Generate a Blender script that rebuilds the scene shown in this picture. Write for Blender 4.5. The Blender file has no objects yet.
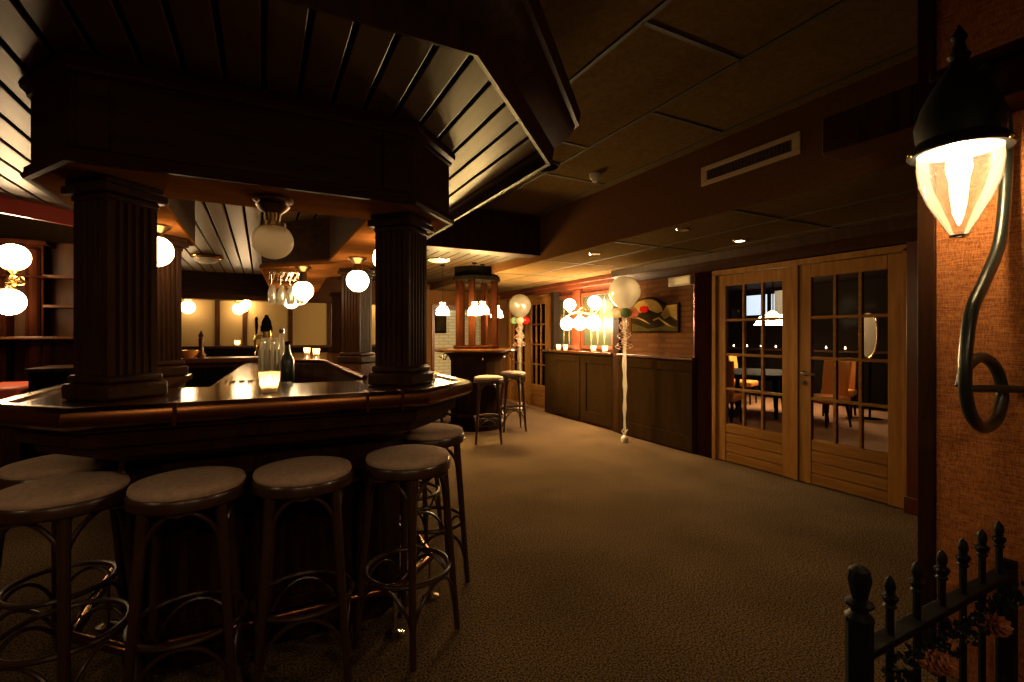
import bpy, math, random
from mathutils import Vector, Matrix
random.seed(7)
C = bpy.context.scene.collection
PI = math.pi

# ------------------------------------------------------------------ mesh builder
class MB:
    def __init__(s): s.v = []; s.f = []; s.m = []; s.cur = 0
    def add(s, vs, fs):
        o = len(s.v); s.v += [tuple(p) for p in vs]
        s.f += [tuple(i + o for i in f) for f in fs]; s.m += [s.cur] * len(fs)
        return s
    def box(s, x0, x1, y0, y1, z0, z1, rot=0, piv=None):
        vs = [(x, y, z) for z in (z0, z1) for y in (y0, y1) for x in (x0, x1)]
        if rot:
            px, py = piv if piv else ((x0 + x1) / 2, (y0 + y1) / 2)
            c_, s_ = math.cos(rot), math.sin(rot)
            vs = [(px + (x - px) * c_ - (y - py) * s_, py + (x - px) * s_ + (y - py) * c_, z) for x, y, z in vs]
        return s.add(vs, [(0, 2, 3, 1), (4, 5, 7, 6), (0, 1, 5, 4), (2, 6, 7, 3), (0, 4, 6, 2), (1, 3, 7, 5)])
    def prism(s, poly, z0, z1):
        n = len(poly)
        vs = [(x, y, z0) for x, y in poly] + [(x, y, z1) for x, y in poly]
        fs = [tuple(range(n - 1, -1, -1)), tuple(range(n, 2 * n))] + [(i, (i + 1) % n, n + (i + 1) % n, n + i) for i in range(n)]
        return s.add(vs, fs)
    def lathe(s, prof, c=(0, 0, 0), n=24, M=None, caps=True):
        vs = []
        for r, z in prof:
            for k in range(n):
                a = 2 * PI * k / n
                p = Vector((r * math.cos(a), r * math.sin(a), z))
                if M: p = M @ p
                vs.append((p.x + c[0], p.y + c[1], p.z + c[2]))
        fs = [(i * n + k, i * n + (k + 1) % n, (i + 1) * n + (k + 1) % n, (i + 1) * n + k) for i in range(len(prof) - 1) for k in range(n)]
        if caps:
            if prof[0][0] > 1e-6: fs.append(tuple(range(n - 1, -1, -1)))
            if prof[-1][0] > 1e-6: fs.append(tuple((len(prof) - 1) * n + k for k in range(n)))
        return s.add(vs, fs)
    def tube(s, pts, r, n=8, closed=False):
        P = [Vector(p) for p in pts]; m = len(P)
        R = r if isinstance(r, (list, tuple)) else [r] * m
        vs = []; prev = None
        for i in range(m):
            if closed: t = P[(i + 1) % m] - P[i - 1]
            else: t = P[min(i + 1, m - 1)] - P[max(i - 1, 0)]
            t.normalize()
            if prev is None:
                a = Vector((0, 0, 1)) if abs(t.z) < .9 else Vector((1, 0, 0))
                u = t.cross(a).normalized()
            else:
                u = (prev - t * prev.dot(t)).normalized()
            prev = u; w = t.cross(u)
            for k in range(n):
                a = 2 * PI * k / n
                vs.append(P[i] + (u * math.cos(a) + w * math.sin(a)) * R[i])
        fs = [(i * n + k, i * n + (k + 1) % n, ((i + 1) % m) * n + (k + 1) % n, ((i + 1) % m) * n + k) for i in range(m if closed else m - 1) for k in range(n)]
        if not closed: fs += [tuple(range(n - 1, -1, -1)), tuple((m - 1) * n + k for k in range(n))]
        return s.add(vs, fs)
    def sphere(s, c, r, n=24, m=12, sc=(1, 1, 1)):
        prof = [(r * math.sin(PI * i / m), -r * math.cos(PI * i / m)) for i in range(m + 1)]
        prof[0] = (1e-5, -r); prof[-1] = (1e-5, r)
        M = Matrix.Diagonal(Vector(sc)).to_3x3()
        return s.lathe(prof, c, n, M, caps=False)
    def torus(s, c, R, r, n=28, m=8, M=None):
        pts = []
        for k in range(n):
            a = 2 * PI * k / n
            p = Vector((R * math.cos(a), R * math.sin(a), 0))
            if M: p = M @ p
            pts.append(p + Vector(c))
        return s.tube(pts, r, m, closed=True)
    def sweep(s, path, prof):
        """prof = closed list of (outward offset, z); path = open 2D polyline, outward on its right-hand side"""
        rows = [offset(path, o) for o, z in prof]
        n = len(path); m = len(prof)
        vs = [(rows[j][i][0], rows[j][i][1], prof[j][1]) for i in range(n) for j in range(m)]
        fs = [(i * m + j, i * m + (j + 1) % m, (i + 1) * m + (j + 1) % m, (i + 1) * m + j) for i in range(n - 1) for j in range(m)]
        fs += [tuple(range(m - 1, -1, -1)), tuple((n - 1) * m + j for j in range(m))]
        return s.add(vs, fs)
    def loft(s, polys):
        """polys = list of (list of xy, z), all of one length, open; makes a skin"""
        n = len(polys[0][0])
        vs = [(x, y, z) for p, z in polys for x, y in p]
        fs = [(i * n + k, i * n + k + 1, (i + 1) * n + k + 1, (i + 1) * n + k) for i in range(len(polys) - 1) for k in range(n - 1)]
        return s.add(vs, fs)
    def build(s, name, mat, parent=None, bevel=0, angle=35, world=False):
        import bmesh
        off = parent_world(parent) if (world and parent) else Vector((0, 0, 0))
        me = bpy.data.meshes.new(name)
        me.from_pydata([(x - off.x, y - off.y, z - off.z) for x, y, z in s.v], [], s.f)
        for mm in (mat if isinstance(mat, (list, tuple)) else [mat]): me.materials.append(mm)
        me.polygons.foreach_set('material_index', s.m)
        bm = bmesh.new(); bm.from_mesh(me)
        bmesh.ops.recalc_face_normals(bm, faces=bm.faces); bm.to_mesh(me); bm.free()
        me.polygons.foreach_set('use_smooth', [True] * len(me.polygons))
        me.set_sharp_from_angle(angle=math.radians(angle))
        o = bpy.data.objects.new(name, me); C.objects.link(o)
        if parent: o.parent = parent
        if bevel:
            b = o.modifiers.new('bevel', 'BEVEL'); b.width = bevel; b.segments = 2; b.limit_method = 'ANGLE'; b.angle_limit = math.radians(40)
        return o

def parent_world(o):
    v = Vector((0, 0, 0))
    while o: v += o.location; o = o.parent
    return v
def offset(path, o):
    n = len(path); out = []
    def nrm(a, b):
        dx, dy = b[0] - a[0], b[1] - a[1]; l = math.hypot(dx, dy)
        return (dy / l, -dx / l)
    for i in range(n):
        n1 = nrm(path[i - 1], path[i]) if i > 0 else None
        n2 = nrm(path[i], path[i + 1]) if i < n - 1 else None
        if n1 is None: k = n2; q = 1
        elif n2 is None: k = n1; q = 1
        else:
            k = (n1[0] + n2[0], n1[1] + n2[1]); l = math.hypot(*k); k = (k[0] / l, k[1] / l)
            q = 1 / (k[0] * n1[0] + k[1] * n1[1])
        out.append((path[i][0] + k[0] * o * q, path[i][1] + k[1] * o * q))
    return out
def thing(name, label, cat, loc=(0, 0, 0), rotz=0, group=None):
    o = bpy.data.objects.new(name, None); C.objects.link(o); o.empty_display_size = .1
    o.location = loc; o.rotation_euler = (0, 0, rotz)
    return tag(o, label, cat, group)
def tag(o, label, cat, group=None):
    o['label'] = label; o['category'] = cat
    if group: o['group'] = group
    return o
def struct(o, label=None, cat='structure'):
    o['kind'] = 'structure'
    if label: o['label'] = label; o['category'] = cat
    return o
def place_struct(name, loc, label, cat):
    o = bpy.data.objects.new(name, None); C.objects.link(o); o.location = loc
    return struct(o, label, cat)
def dup(root, loc, rotz, label):
    r = root.copy(); C.objects.link(r); r.location = loc; r.rotation_euler = (0, 0, rotz); r['label'] = label
    for ch in list(root.children):
        c = ch.copy(); C.objects.link(c); c.parent = r
        for g in list(ch.children):
            d = g.copy(); C.objects.link(d); d.parent = c
    return r
def bez(pts, n=6):
    """smooth open curve through points (Catmull-Rom)"""
    P = [Vector(p) for p in pts]; P = [P[0] * 2 - P[1]] + P + [P[-1] * 2 - P[-2]]
    out = []
    for i in range(1, len(P) - 2):
        for k in range(n):
            t = k / n
            a, b, c, d = P[i - 1], P[i], P[i + 1], P[i + 2]
            out.append(.5 * ((2 * b) + (c - a) * t + (2 * a - 5 * b + 4 * c - d) * t * t + (3 * b - a - 3 * c + d) * t ** 3))
    out.append(P[-2]); return out

# ------------------------------------------------------------------ materials
def newmat(name):
    m = bpy.data.materials.new(name); m.use_nodes = True
    nt = m.node_tree; b = nt.nodes['Principled BSDF']
    return m, nt, b
def pbr(name, col, rough=.5, metal=0, coat=0, spec=.5, noise=None, bump=0, nscale=(8, 8, 8), sheen=0, trans=0):
    m, nt, b = newmat(name)
    b.inputs['Base Color'].default_value = (*col, 1); b.inputs['Roughness'].default_value = rough
    b.inputs['Metallic'].default_value = metal; b.inputs['Coat Weight'].default_value = coat
    b.inputs['Coat Roughness'].default_value = .28; b.inputs['Specular IOR Level'].default_value = spec
    b.inputs['Sheen Weight'].default_value = sheen
    if noise is not None or bump:
        tc = nt.nodes.new('ShaderNodeTexCoord'); mp = nt.nodes.new('ShaderNodeMapping'); mp.inputs['Scale'].default_value = nscale
        nz = nt.nodes.new('ShaderNodeTexNoise'); nz.inputs['Scale'].default_value = 1; nz.inputs['Detail'].default_value = 6; nz.inputs['Roughness'].default_value = .6
        nt.links.new(tc.outputs['Object'], mp.inputs[0]); nt.links.new(mp.outputs[0], nz.inputs['Vector'])
        if noise is not None:
            r = nt.nodes.new('ShaderNodeValToRGB'); r.color_ramp.elements[0].position = .3; r.color_ramp.elements[1].position = .7
            r.color_ramp.elements[0].color = (*col, 1); r.color_ramp.elements[1].color = (*noise, 1)
            nt.links.new(nz.outputs['Fac'], r.inputs[0]); nt.links.new(r.outputs[0], b.inputs['Base Color'])
        if bump:
            bp = nt.nodes.new('ShaderNodeBump'); bp.inputs['Strength'].default_value = bump; bp.inputs['Distance'].default_value = .01
            nt.links.new(nz.outputs['Fac'], bp.inputs['Height']); nt.links.new(bp.outputs[0], b.inputs['Normal'])
    return m
def emit(name, col, strength):
    m, nt, b = newmat(name)
    b.inputs['Base Color'].default_value = (.9, .85, .75, 1)
    b.inputs['Emission Color'].default_value = (*col, 1); b.inputs['Emission Strength'].default_value = strength
    return m
def glassy(name, tint=(1, 1, 1), gloss=.12, rough=.02, frost=None, frost_w=0):
    """thin clear sheet glass: transparent with a fresnel reflection"""
    m, nt, b = newmat(name); nt.nodes.remove(b); out = nt.nodes['Material Output']
    t = nt.nodes.new('ShaderNodeBsdfTransparent'); t.inputs[0].default_value = (*tint, 1)
    g = nt.nodes.new('ShaderNodeBsdfGlossy'); g.inputs['Roughness'].default_value = rough
    lw = nt.nodes.new('ShaderNodeLayerWeight'); lw.inputs[0].default_value = gloss * 2
    mx = nt.nodes.new('ShaderNodeMixShader')
    nt.links.new(lw.outputs['Fresnel'], mx.inputs[0]); nt.links.new(t.outputs[0], mx.inputs[1]); nt.links.new(g.outputs[0], mx.inputs[2])
    last = mx
    if frost_w:
        tr = nt.nodes.new('ShaderNodeBsdfTranslucent'); tr.inputs[0].default_value = (*frost, 1)
        df = nt.nodes.new('ShaderNodeBsdfDiffuse'); df.inputs[0].default_value = (*frost, 1)
        a = nt.nodes.new('ShaderNodeMixShader'); a.inputs[0].default_value = .4
        nt.links.new(tr.outputs[0], a.inputs[1]); nt.links.new(df.outputs[0], a.inputs[2])
        m2 = nt.nodes.new('ShaderNodeMixShader'); m2.inputs[0].default_value = frost_w
        nt.links.new(mx.outputs[0], m2.inputs[1]); nt.links.new(a.outputs[0], m2.inputs[2]); last = m2
    nt.links.new(last.outputs[0], out.inputs[0])
    return m
def brickmat(name, c1, c2, mortar, w, h, rough=.8, axis='YZ', bump=.5, ms=.012):
    m, nt, b = newmat(name)
    tc = nt.nodes.new('ShaderNodeTexCoord'); sp = nt.nodes.new('ShaderNodeSeparateXYZ'); cb = nt.nodes.new('ShaderNodeCombineXYZ')
    nt.links.new(tc.outputs['Object'], sp.inputs[0])
    nt.links.new(sp.outputs[axis[0]], cb.inputs[0]); nt.links.new(sp.outputs[axis[1]], cb.inputs[1])
    bk = nt.nodes.new('ShaderNodeTexBrick'); bk.inputs['Color1'].default_value = (*c1, 1); bk.inputs['Color2'].default_value = (*c2, 1)
    bk.inputs['Mortar'].default_value = (*mortar, 1); bk.inputs['Scale'].default_value = 1; bk.inputs['Brick Width'].default_value = w
    bk.inputs['Row Height'].default_value = h; bk.inputs['Mortar Size'].default_value = ms; bk.inputs['Mortar Smooth'].default_value = .3
    nt.links.new(cb.outputs[0], bk.inputs['Vector']); nt.links.new(bk.outputs['Color'], b.inputs['Base Color'])
    bp = nt.nodes.new('ShaderNodeBump'); bp.inputs['Strength'].default_value = bump; bp.inputs['Distance'].default_value = .01; bp.invert = True
    nt.links.new(bk.outputs['Fac'], bp.inputs['Height']); nt.links.new(bp.outputs[0], b.inputs['Normal'])
    b.inputs['Roughness'].default_value = rough; b.inputs['Specular IOR Level'].default_value = .03
    return m
def burlapmat():
    m, nt, b = newmat('burlap')
    tc = nt.nodes.new('ShaderNodeTexCoord'); L = nt.links.new
    def nz(scale, det=2):
        mp = nt.nodes.new('ShaderNodeMapping'); mp.inputs['Scale'].default_value = scale
        n = nt.nodes.new('ShaderNodeTexNoise'); n.inputs['Scale'].default_value = 1; n.inputs['Detail'].default_value = det
        L(tc.outputs['Object'], mp.inputs[0]); L(mp.outputs[0], n.inputs['Vector']); return n
    h = nz((3, 22, 330)); v = nz((3, 330, 60)); big = nz((2, 12, 260), 2)
    a = nt.nodes.new('ShaderNodeMath'); a.operation = 'ADD'; L(h.outputs['Fac'], a.inputs[0]); L(v.outputs['Fac'], a.inputs[1])
    a2 = nt.nodes.new('ShaderNodeMath'); a2.operation = 'MULTIPLY_ADD'; a2.inputs[1].default_value = .5; L(big.outputs['Fac'], a2.inputs[0]); L(a.outputs[0], a2.inputs[2])
    r = nt.nodes.new('ShaderNodeValToRGB'); e = r.color_ramp.elements
    e[0].position = .35; e[0].color = (.23, .072, .021, 1); e[1].position = .85; e[1].color = (.60, .235, .073, 1)
    a3 = nt.nodes.new('ShaderNodeMath'); a3.operation = 'MULTIPLY_ADD'; a3.inputs[1].default_value = .9; a3.inputs[2].default_value = -.55; L(a2.outputs[0], a3.inputs[0])
    L(a3.outputs[0], r.inputs[0]); L(r.outputs[0], b.inputs['Base Color'])
    bp = nt.nodes.new('ShaderNodeBump'); bp.inputs['Strength'].default_value = .5; bp.inputs['Distance'].default_value = .004
    L(a.outputs[0], bp.inputs['Height']); L(bp.outputs[0], b.inputs['Normal']); b.inputs['Roughness'].default_value = .85; b.inputs['Specular IOR Level'].default_value = .05
    return m
def carpetmat():
    m, nt, b = newmat('carpet'); L = nt.links.new
    tc = nt.nodes.new('ShaderNodeTexCoord')
    n1 = nt.nodes.new('ShaderNodeTexNoise'); n1.inputs['Scale'].default_value = 115; n1.inputs['Detail'].default_value = 4
    n2 = nt.nodes.new('ShaderNodeTexNoise'); n2.inputs['Scale'].default_value = 1.6; n2.inputs['Detail'].default_value = 5
    L(tc.outputs['Object'], n1.inputs['Vector']); L(tc.outputs['Object'], n2.inputs['Vector'])
    r = nt.nodes.new('ShaderNodeValToRGB'); e = r.color_ramp.elements
    e[0].position = .38; e[0].color = (.022, .0140, .0078, 1); e[1].position = .64; e[1].color = (.215, .145, .084, 1)
    L(n1.outputs['Fac'], r.inputs[0])
    r2 = nt.nodes.new('ShaderNodeValToRGB'); r2.color_ramp.elements[0].position = .3; r2.color_ramp.elements[0].color = (.72, .72, .72, 1); r2.color_ramp.elements[1].position = .7; r2.color_ramp.elements[1].color = (1, 1, 1, 1)
    L(n2.outputs['Fac'], r2.inputs[0])
    mx = nt.nodes.new('ShaderNodeMix'); mx.data_type = 'RGBA'; mx.blend_type = 'MULTIPLY'; mx.inputs[0].default_value = 1
    L(r.outputs[0], mx.inputs[6]); L(r2.outputs[0], mx.inputs[7]); L(mx.outputs[2], b.inputs['Base Color'])
    bp = nt.nodes.new('ShaderNodeBump'); bp.inputs['Strength'].default_value = .12; bp.inputs['Distance'].default_value = .004
    L(n1.outputs['Fac'], bp.inputs['Height']); L(bp.outputs[0], b.inputs['Normal'])
    b.inputs['Roughness'].default_value = .95; b.inputs['Specular IOR Level'].default_value = 0
    return m
WARM = (1, .66, .33)
M = dict(
    wood=pbr('dark_varnished_wood', (.018, .0075, .003), .44, spec=.06, noise=(.044, .0165, .006), nscale=(22, 22, 2.5), bump=.05),
    woodh=pbr('dark_varnished_wood_level_grain', (.018, .0075, .003), .46, spec=.05, noise=(.044, .0165, .006), nscale=(2.5, 14, 22), bump=.05),
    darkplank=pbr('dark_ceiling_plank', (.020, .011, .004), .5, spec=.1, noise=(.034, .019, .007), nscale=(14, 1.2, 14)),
    mahog=pbr('red_mahogany', (.050, .011, .004), .34, spec=.25, coat=.05, noise=(.085, .022, .008), nscale=(20, 20, 2)),
    postwood=pbr('dark_red_post_wood', (.007, .0020, .0008), .35, spec=0, noise=(.014, .0038, .0015), nscale=(20, 20, 2)),
    redwood=pbr('red_stained_board', (.42, .022, .008), .35, coat=.2, noise=(.36, .035, .012), nscale=(3, 3, 20)),
    top=pbr('polished_counter_wood', (.040, .015, .005), .15, spec=.35, noise=(.068, .027, .009), nscale=(3, 14, 8)),
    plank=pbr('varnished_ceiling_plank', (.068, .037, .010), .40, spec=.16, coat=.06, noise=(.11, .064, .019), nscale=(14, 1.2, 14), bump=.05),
    soffit=pbr('varnished_soffit_board', (.14, .050, .011), .50, spec=0, noise=(.20, .076, .018), nscale=(2, 10, 10)),
    wain=pbr('brown_black_wainscot', (.017, .0088, .0032), .6, spec=0, noise=(.028, .0150, .0055), nscale=(14, 14, 2)),
    oak=pbr('orange_varnished_pine', (.19, .080, .016), .48, spec=.06, noise=(.29, .14, .040), nscale=(22, 22, 2)),
    oakh=pbr('orange_varnished_pine_level', (.16, .066, .013), .48, spec=.06, noise=(.25, .12, .035), nscale=(14, 2, 26)),
    copper=pbr('aged_copper', (.19, .075, .026), .27, 1), bronze=pbr('dark_bronze', (.20, .12, .05), .32, 1), brass=pbr('brass', (.62, .42, .16), .25, 1), chrome=pbr('chrome', (.75, .72, .68), .14, 1),
    steel=pbr('brushed_steel', (.42, .36, .28), .3, .9), iron=pbr('black_painted_iron', (.005, .006, .005), .55, 0, 0, .18, bump=.1, nscale=(60, 60, 60)),
    greeniron=pbr('dark_green_iron', (.020, .026, .020), .3, .3, .3),
    bent=pbr('bentwood_dark', (.028, .011, .005), .34, coat=.2, noise=(.05, .02, .009), nscale=(18, 18, 4)),
    fabric=pbr('beige_pile_fabric', (.44, .31, .23), .95, spec=0, noise=(.60, .43, .32), nscale=(45, 45, 45), bump=.15, sheen=.03),
    seatpipe=pbr('dark_seat_welt', (.10, .06, .04), .7),
    carpet=carpetmat(), burlap=burlapmat(),
    ceil=pbr('old_brown_ceiling_tile', (.085, .052, .019), .85, spec=0, noise=(.115, .074, .031), nscale=(30, 30, 30), bump=.1),
    seam=pbr('dark_seam', (.03, .022, .012), .8),
    bulk=pbr('brown_wallpaper', (.075, .033, .012), .8, spec=0, noise=(.10, .046, .017), nscale=(24, 60, 60), bump=.1),
    panel=pbr('tan_wall_panel', (.20, .13, .042), .7, noise=(.25, .165, .055), nscale=(50, 50, 50), bump=.1),
    brick=brickmat('brown_brick', (.12, .046, .018), (.17, .070, .028), (.10, .052, .024), .21, .065),
    palebrick=brickmat('pale_painted_brick', (.60, .58, .47), (.66, .63, .51), (.42, .41, .33), .22, .07, axis='XZ', bump=.6),
    white=pbr('white_plastic', (.60, .54, .44), .5, spec=.2), cream=pbr('cream_grille', (.34, .24, .13), .6, spec=.15),
    opal=glassy('unlit_opal_glass', (1, .96, .9), .2, .06, (.92, .82, .66), .72),
    globe=emit('lit_opal_globe', WARM, 29), bracketglobe=emit('lit_bracket_globe', WARM, 210), leftglobe=emit('lit_pair_globe', WARM, 55), smallglobe=emit('lit_small_globe', WARM, 60), shade=emit('lit_glass_shade', (1, .64, .22), 300),
    bulb=emit('lit_bulb', (1, .70, .38), 170), addedbulb=emit('added_lamp_bulb', WARM, 150), flame=emit('candle_flame', (1, .58, .22), 260),
    spot=emit('lit_downlight', (1, .75, .45), 12), addedspot=emit('added_room_light', (1, .66, .34), 260),
    glass=glassy('clear_glass'), pane=glassy('door_pane', (.96, .96, .94), .02), jar=glassy('bottle_glass', (.95, .96, .93), .35, .04, (.95, .88, .70), .34), tulle=glassy('white_tulle', (1, 1, 1), .05, .3, (.75, .68, .52), .36),
    lantern=glassy('lantern_glass', (.97, .95, .92), .14, .03, (.9, .8, .65), .035),
    votive=glassy('votive_glass', (1, .95, .85), .15, .1, (1, .86, .62), .72),
    greenglass=pbr('dark_green_bottle', (.006, .016, .007), .08, coat=.7),
    wax=pbr('candle_wax', (.85, .75, .55), .6),
    mirror=pbr('dull_mirror', (.55, .46, .34), .35, .7), darkpane=pbr('dark_window_pane', (.02, .022, .012), .35, spec=.12),
    came=pbr('bevelled_glass_strip', (.75, .55, .25), .2, .8),
    black=pbr('black_matt', (.006, .0045, .003), .7, spec=0), hoodin=pbr('hood_lining', (.8, .74, .62), .5),
    balloon=glassy('clear_balloon', (.96, .94, .88), .3, .12, (.85, .80, .64), .32),
    balred=glassy('red_balloon', (1, .25, .2), .2, .15, (.80, .03, .03), .85), balwhite=glassy('cream_balloon', (1, .95, .85), .2, .15, (.92, .82, .62), .85),
    balgreen=glassy('pale_green_balloon', (.7, 1, .7), .2, .15, (.42, .66, .40), .85), balpink=glassy('peach_balloon', (1, .7, .6), .2, .15, (.88, .42, .28), .85),
    ribbon=pbr('white_ribbon', (.62, .56, .45), .5), pink=pbr('pink_ribbon', (.6, .22, .2), .5),
    redseat=pbr('red_upholstery', (.50, .07, .025), .6), orange=pbr('orange_upholstery', (.74, .27, .06), .8, spec=.1, noise=(.80, .33, .08), nscale=(40, 40, 40)),
    darktable=pbr('dark_table_top', (.016, .012, .015), .8, spec=.05), carpet2=pbr('rust_carpet', (.24, .11, .05), .95, noise=(.32, .16, .08), nscale=(60, 60, 60)),
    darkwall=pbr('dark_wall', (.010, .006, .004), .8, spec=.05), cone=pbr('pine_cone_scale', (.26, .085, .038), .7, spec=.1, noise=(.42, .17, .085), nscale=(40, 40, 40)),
    leaf=pbr('dark_garland_leaf', (.009, .013, .006), .7, spec=.1),
    gold=pbr('gold_paint', (.16, .10, .025), .4, .1, spec=.0, noise=(.24, .16, .045), nscale=(14, 14, 14), bump=.2), umber=pbr('umber_paint', (.015, .010, .004), .45, spec=.0, noise=(.034, .024, .009), nscale=(9, 9, 9)),
    redpaint=pbr('red_paint', (.34, .010, .008), .45, spec=0), olive=pbr('olive_paint', (.05, .04, .014), .45, spec=.0, noise=(.08, .062, .022), nscale=(12, 12, 12)),
    daylight=emit('window_daylight', (.55, .75, 1), 1.1), curtain=pbr('white_curtain', (.75, .78, .80), .9), paper=pbr('white_card', (.8, .76, .68), .7),
    amber=pbr('amber_bowl', (.45, .16, .04), .25, coat=.4),
)

# ------------------------------------------------------------------ the setting
YB = 9.4; ZC = 2.85; ZL = 2.31; XW = 4.55; XB = 3.02; ZP = 2.42
struct(MB().box(-4.5, 4.62, -2, 11.2, -.1, 0).build('floor', M['carpet']), 'speckled brown carpet', 'floor')
struct(MB().box(4.62, 11.2, -2, 11.2, -.1, 0).build('floor', M['carpet2']), 'rust carpet of the room beyond the glazed doors', 'floor')
cl = struct(MB().box(-4.5, XB, -2, 5.1, ZC, ZC + .08).build('ceiling', M['ceil']), 'dark high tiled ceiling', 'ceiling')
b = MB()
for x in (.88, 1.56, 2.24, 2.92): b.box(x - .012, x + .012, -2, 5.05, ZC - .006, ZC + .001)
for y in (-.31, .36, 1.02, 1.69, 2.35, 3.02, 3.68, 4.34, 5.0):
    k = round((y - .36) / .665) % 2
    for x0, x1 in ((-4.4, .88), (.88, 1.56), (1.56, 2.24), (2.24, 2.92)):
        if (x0 > .8 and (round((x0 - .88) / .68) + k) % 2) or x0 < 0: b.box(x0, x1, y - .012, y + .012, ZC - .006, ZC + .001)
b.build('ceiling_seam', M['seam'], cl)
cl2 = struct(MB().box(XB + .02, 4.9, -2, YB + .1, ZL, ZL + .08).build('ceiling', M['ceil']), 'low tiled ceiling strip by the doors', 'ceiling')
b = MB()
for x in (3.62, 4.25): b.box(x - .010, x + .010, -2, YB, ZL - .006, ZL + .001)
for y in (1.02, 2.36, 3.68, 5.0, 6.33, 7.66): b.box(XB + .02, 4.4, y - .01, y + .01, ZL - .006, ZL + .001)
b.build('ceiling_seam', M['seam'], cl2)
struct(MB().box(XB, XB + .02, -2, YB, ZL - .001, ZC).build('trim_1', M['bulk']), 'brown papered bulkhead between the high and low ceiling', 'bulkhead')
struct(MB().box(-4.6, -4.5, -2, YB, 0, ZC).build('wall_left', M['bulk']))
struct(MB().box(-4.5, 9.5, -2.1, -2, 0, ZC).build('wall_front', M['bulk']))
# back wall: tan panels on the left, papered and pale brick on the right
struct(MB().box(-4.5, 2.2, YB, YB + .1, 0, ZC).build('wall_back', M['panel']), 'tan panelled back wall', 'wall')
struct(MB().box(2.2, 3.05, YB, YB + .1, 0, ZC).box(3.05, 4.3, YB, YB + .1, 1.93, ZC).box(4.3, 4.9, YB, YB + .1, 0, ZC).build('wall_back', M['bulk']), 'brown wall around the corridor opening', 'wall')
struct(MB().box(2.7, 4.6, 10.3, 10.4, 0, 2.4).build('wall_corridor', M['palebrick']), 'pale painted brick wall of the corridor', 'wall')
struct(MB().box(2.7, 4.6, YB + .1, 10.3, 2.3, 2.4).build('ceiling', M['ceil']))
struct(MB().box(2.7, 2.8, YB + .1, 10.3, 0, 2.3).box(4.5, 4.6, YB + .1, 10.3, 0, 2.3).build('wall_corridor', M['palebrick']))
struct(MB().box(4.24, 4.3, YB - .03, YB + .1, 0, 1.93).box(3.05, 3.11, YB - .03, YB + .1, 0, 1.93).box(3.05, 4.3, YB - .03, YB + .1, 1.93, 2.02).build('trim_2', M['mahog'], bevel=.004))
# battens and dark beam on the tan panels
b = MB()
for x in (-2.0, -1.35, -.66, -.26, .45, 1.1, 1.75): b.box(x - .035, x + .035, YB - .025, YB, 1.2, 1.98)
struct(b.build('trim_3', M['wood'], bevel=.004), 'dark upright battens on the tan panels', 'trim')
struct(MB().box(-4.5, 2.2, YB - .25, YB, 1.98, ZC).build('trim_4', M['woodh'], bevel=.006), 'dark beam above the tan panels', 'trim')
# right wall in pieces
struct(MB().box(XW, XW + .1, 4.0, 5.4, 1.05, ZL).build('wall_right', M['brick']), 'brown brick wall behind the painting', 'wall')
struct(MB().box(XW, XW + .1, 4.0, 5.4, 0, 1.05).box(XW, XW + .1, 3.76, 4.0, 0, ZL).box(XW, XW + .1, -2, 1.9, 0, ZL).box(XW, XW + .1, 1.9, 3.76, 2.09, ZL + .5)
       .build('wall_right', M['darkwall']))
struct(MB().box(4.8, 4.9, 5.4, 7.62, 0, ZL).box(4.8, 4.9, 7.62, 9.4, 2.14, ZL).box(XW + .1, 4.8, 5.4, 5.45, 0, ZL).build('wall_right', M['mahog']), 'red brown wall of the lit niche', 'wall')
struct(MB().sweep([(XW, -2), (XW, 5.4)][::-1], [(0, 2.13), (.05, 2.13), (.07, 2.18), (.13, 2.22), (.15, 2.305), (0, 2.305)]).build('trim_5', M['wood']), 'dark cornice over the glazed doors', 'cornice')
struct(MB().box(4.60, 4.8, 5.45, 9.4, 2.17, 2.305).box(4.56, 4.62, 5.45, 9.4, 2.24, 2.305).build('trim_6', M['mahog'], bevel=.006))
struct(MB().box(XW - .04, XW + .02, 5.36, 5.50, 0, 2.24).build('trim_7', M['wood'], bevel=.006), 'dark post between brick wall and lit niche', 'post')
struct(MB().box(XW - .035, XW + .02, 3.78, 4.0, 0, 2.14).build('trim_8', M['postwood'], bevel=.006), 'dark pilaster left of the glazed doors', 'pilaster')
struct(MB().box(XW - .05, XW + .02, 1.74, 1.92, 0, 2.14).box(XW - .07, XW + .02, 1.73, 1.93, 0, .13).build('trim_9', M['mahog'], bevel=.006), 'red brown pilaster right of the glazed doors', 'pilaster')
struct(MB().tube([(XW - .012, 4.035, 1.10), (XW - .012, 4.035, 2.13)], .012).build('trim_10', M['copper']))
struct(MB().box(XW - .03, XW + .02, 1.92, 1.95, 0, 2.09).box(XW - .03, XW + .02, 3.73, 3.78, 0, 2.09).box(XW - .03, XW + .02, 1.92, 3.78, 2.065, 2.12).build('trim_11', M['oak'], bevel=.003), 'pine frame around the glazed double doors', 'door frame')
# near partition with burlap, trim and overhead beam
XP = 2.52
struct(MB().box(XP, XP + .1, -2, .967, 0, ZC).build('wall_partition', M['burlap']), 'burlap covered wall behind the lantern', 'wall')
struct(MB().box(XP - .012, XP + .112, .967, 1.03, 0, ZC).build('trim_12', M['wood'], bevel=.004), 'dark wood edge of the burlap wall', 'trim')
struct(MB().box(2.32, XP, -2, .967, 2.24, 2.41).box(2.32, XP - .012, .967, 1.32, 2.24, 2.41).box(2.28, XP, -2, .9, 2.37, 2.41).build('trim_13', M['wood'], bevel=.006), 'dark beam over the burlap wall', 'beam')
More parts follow.
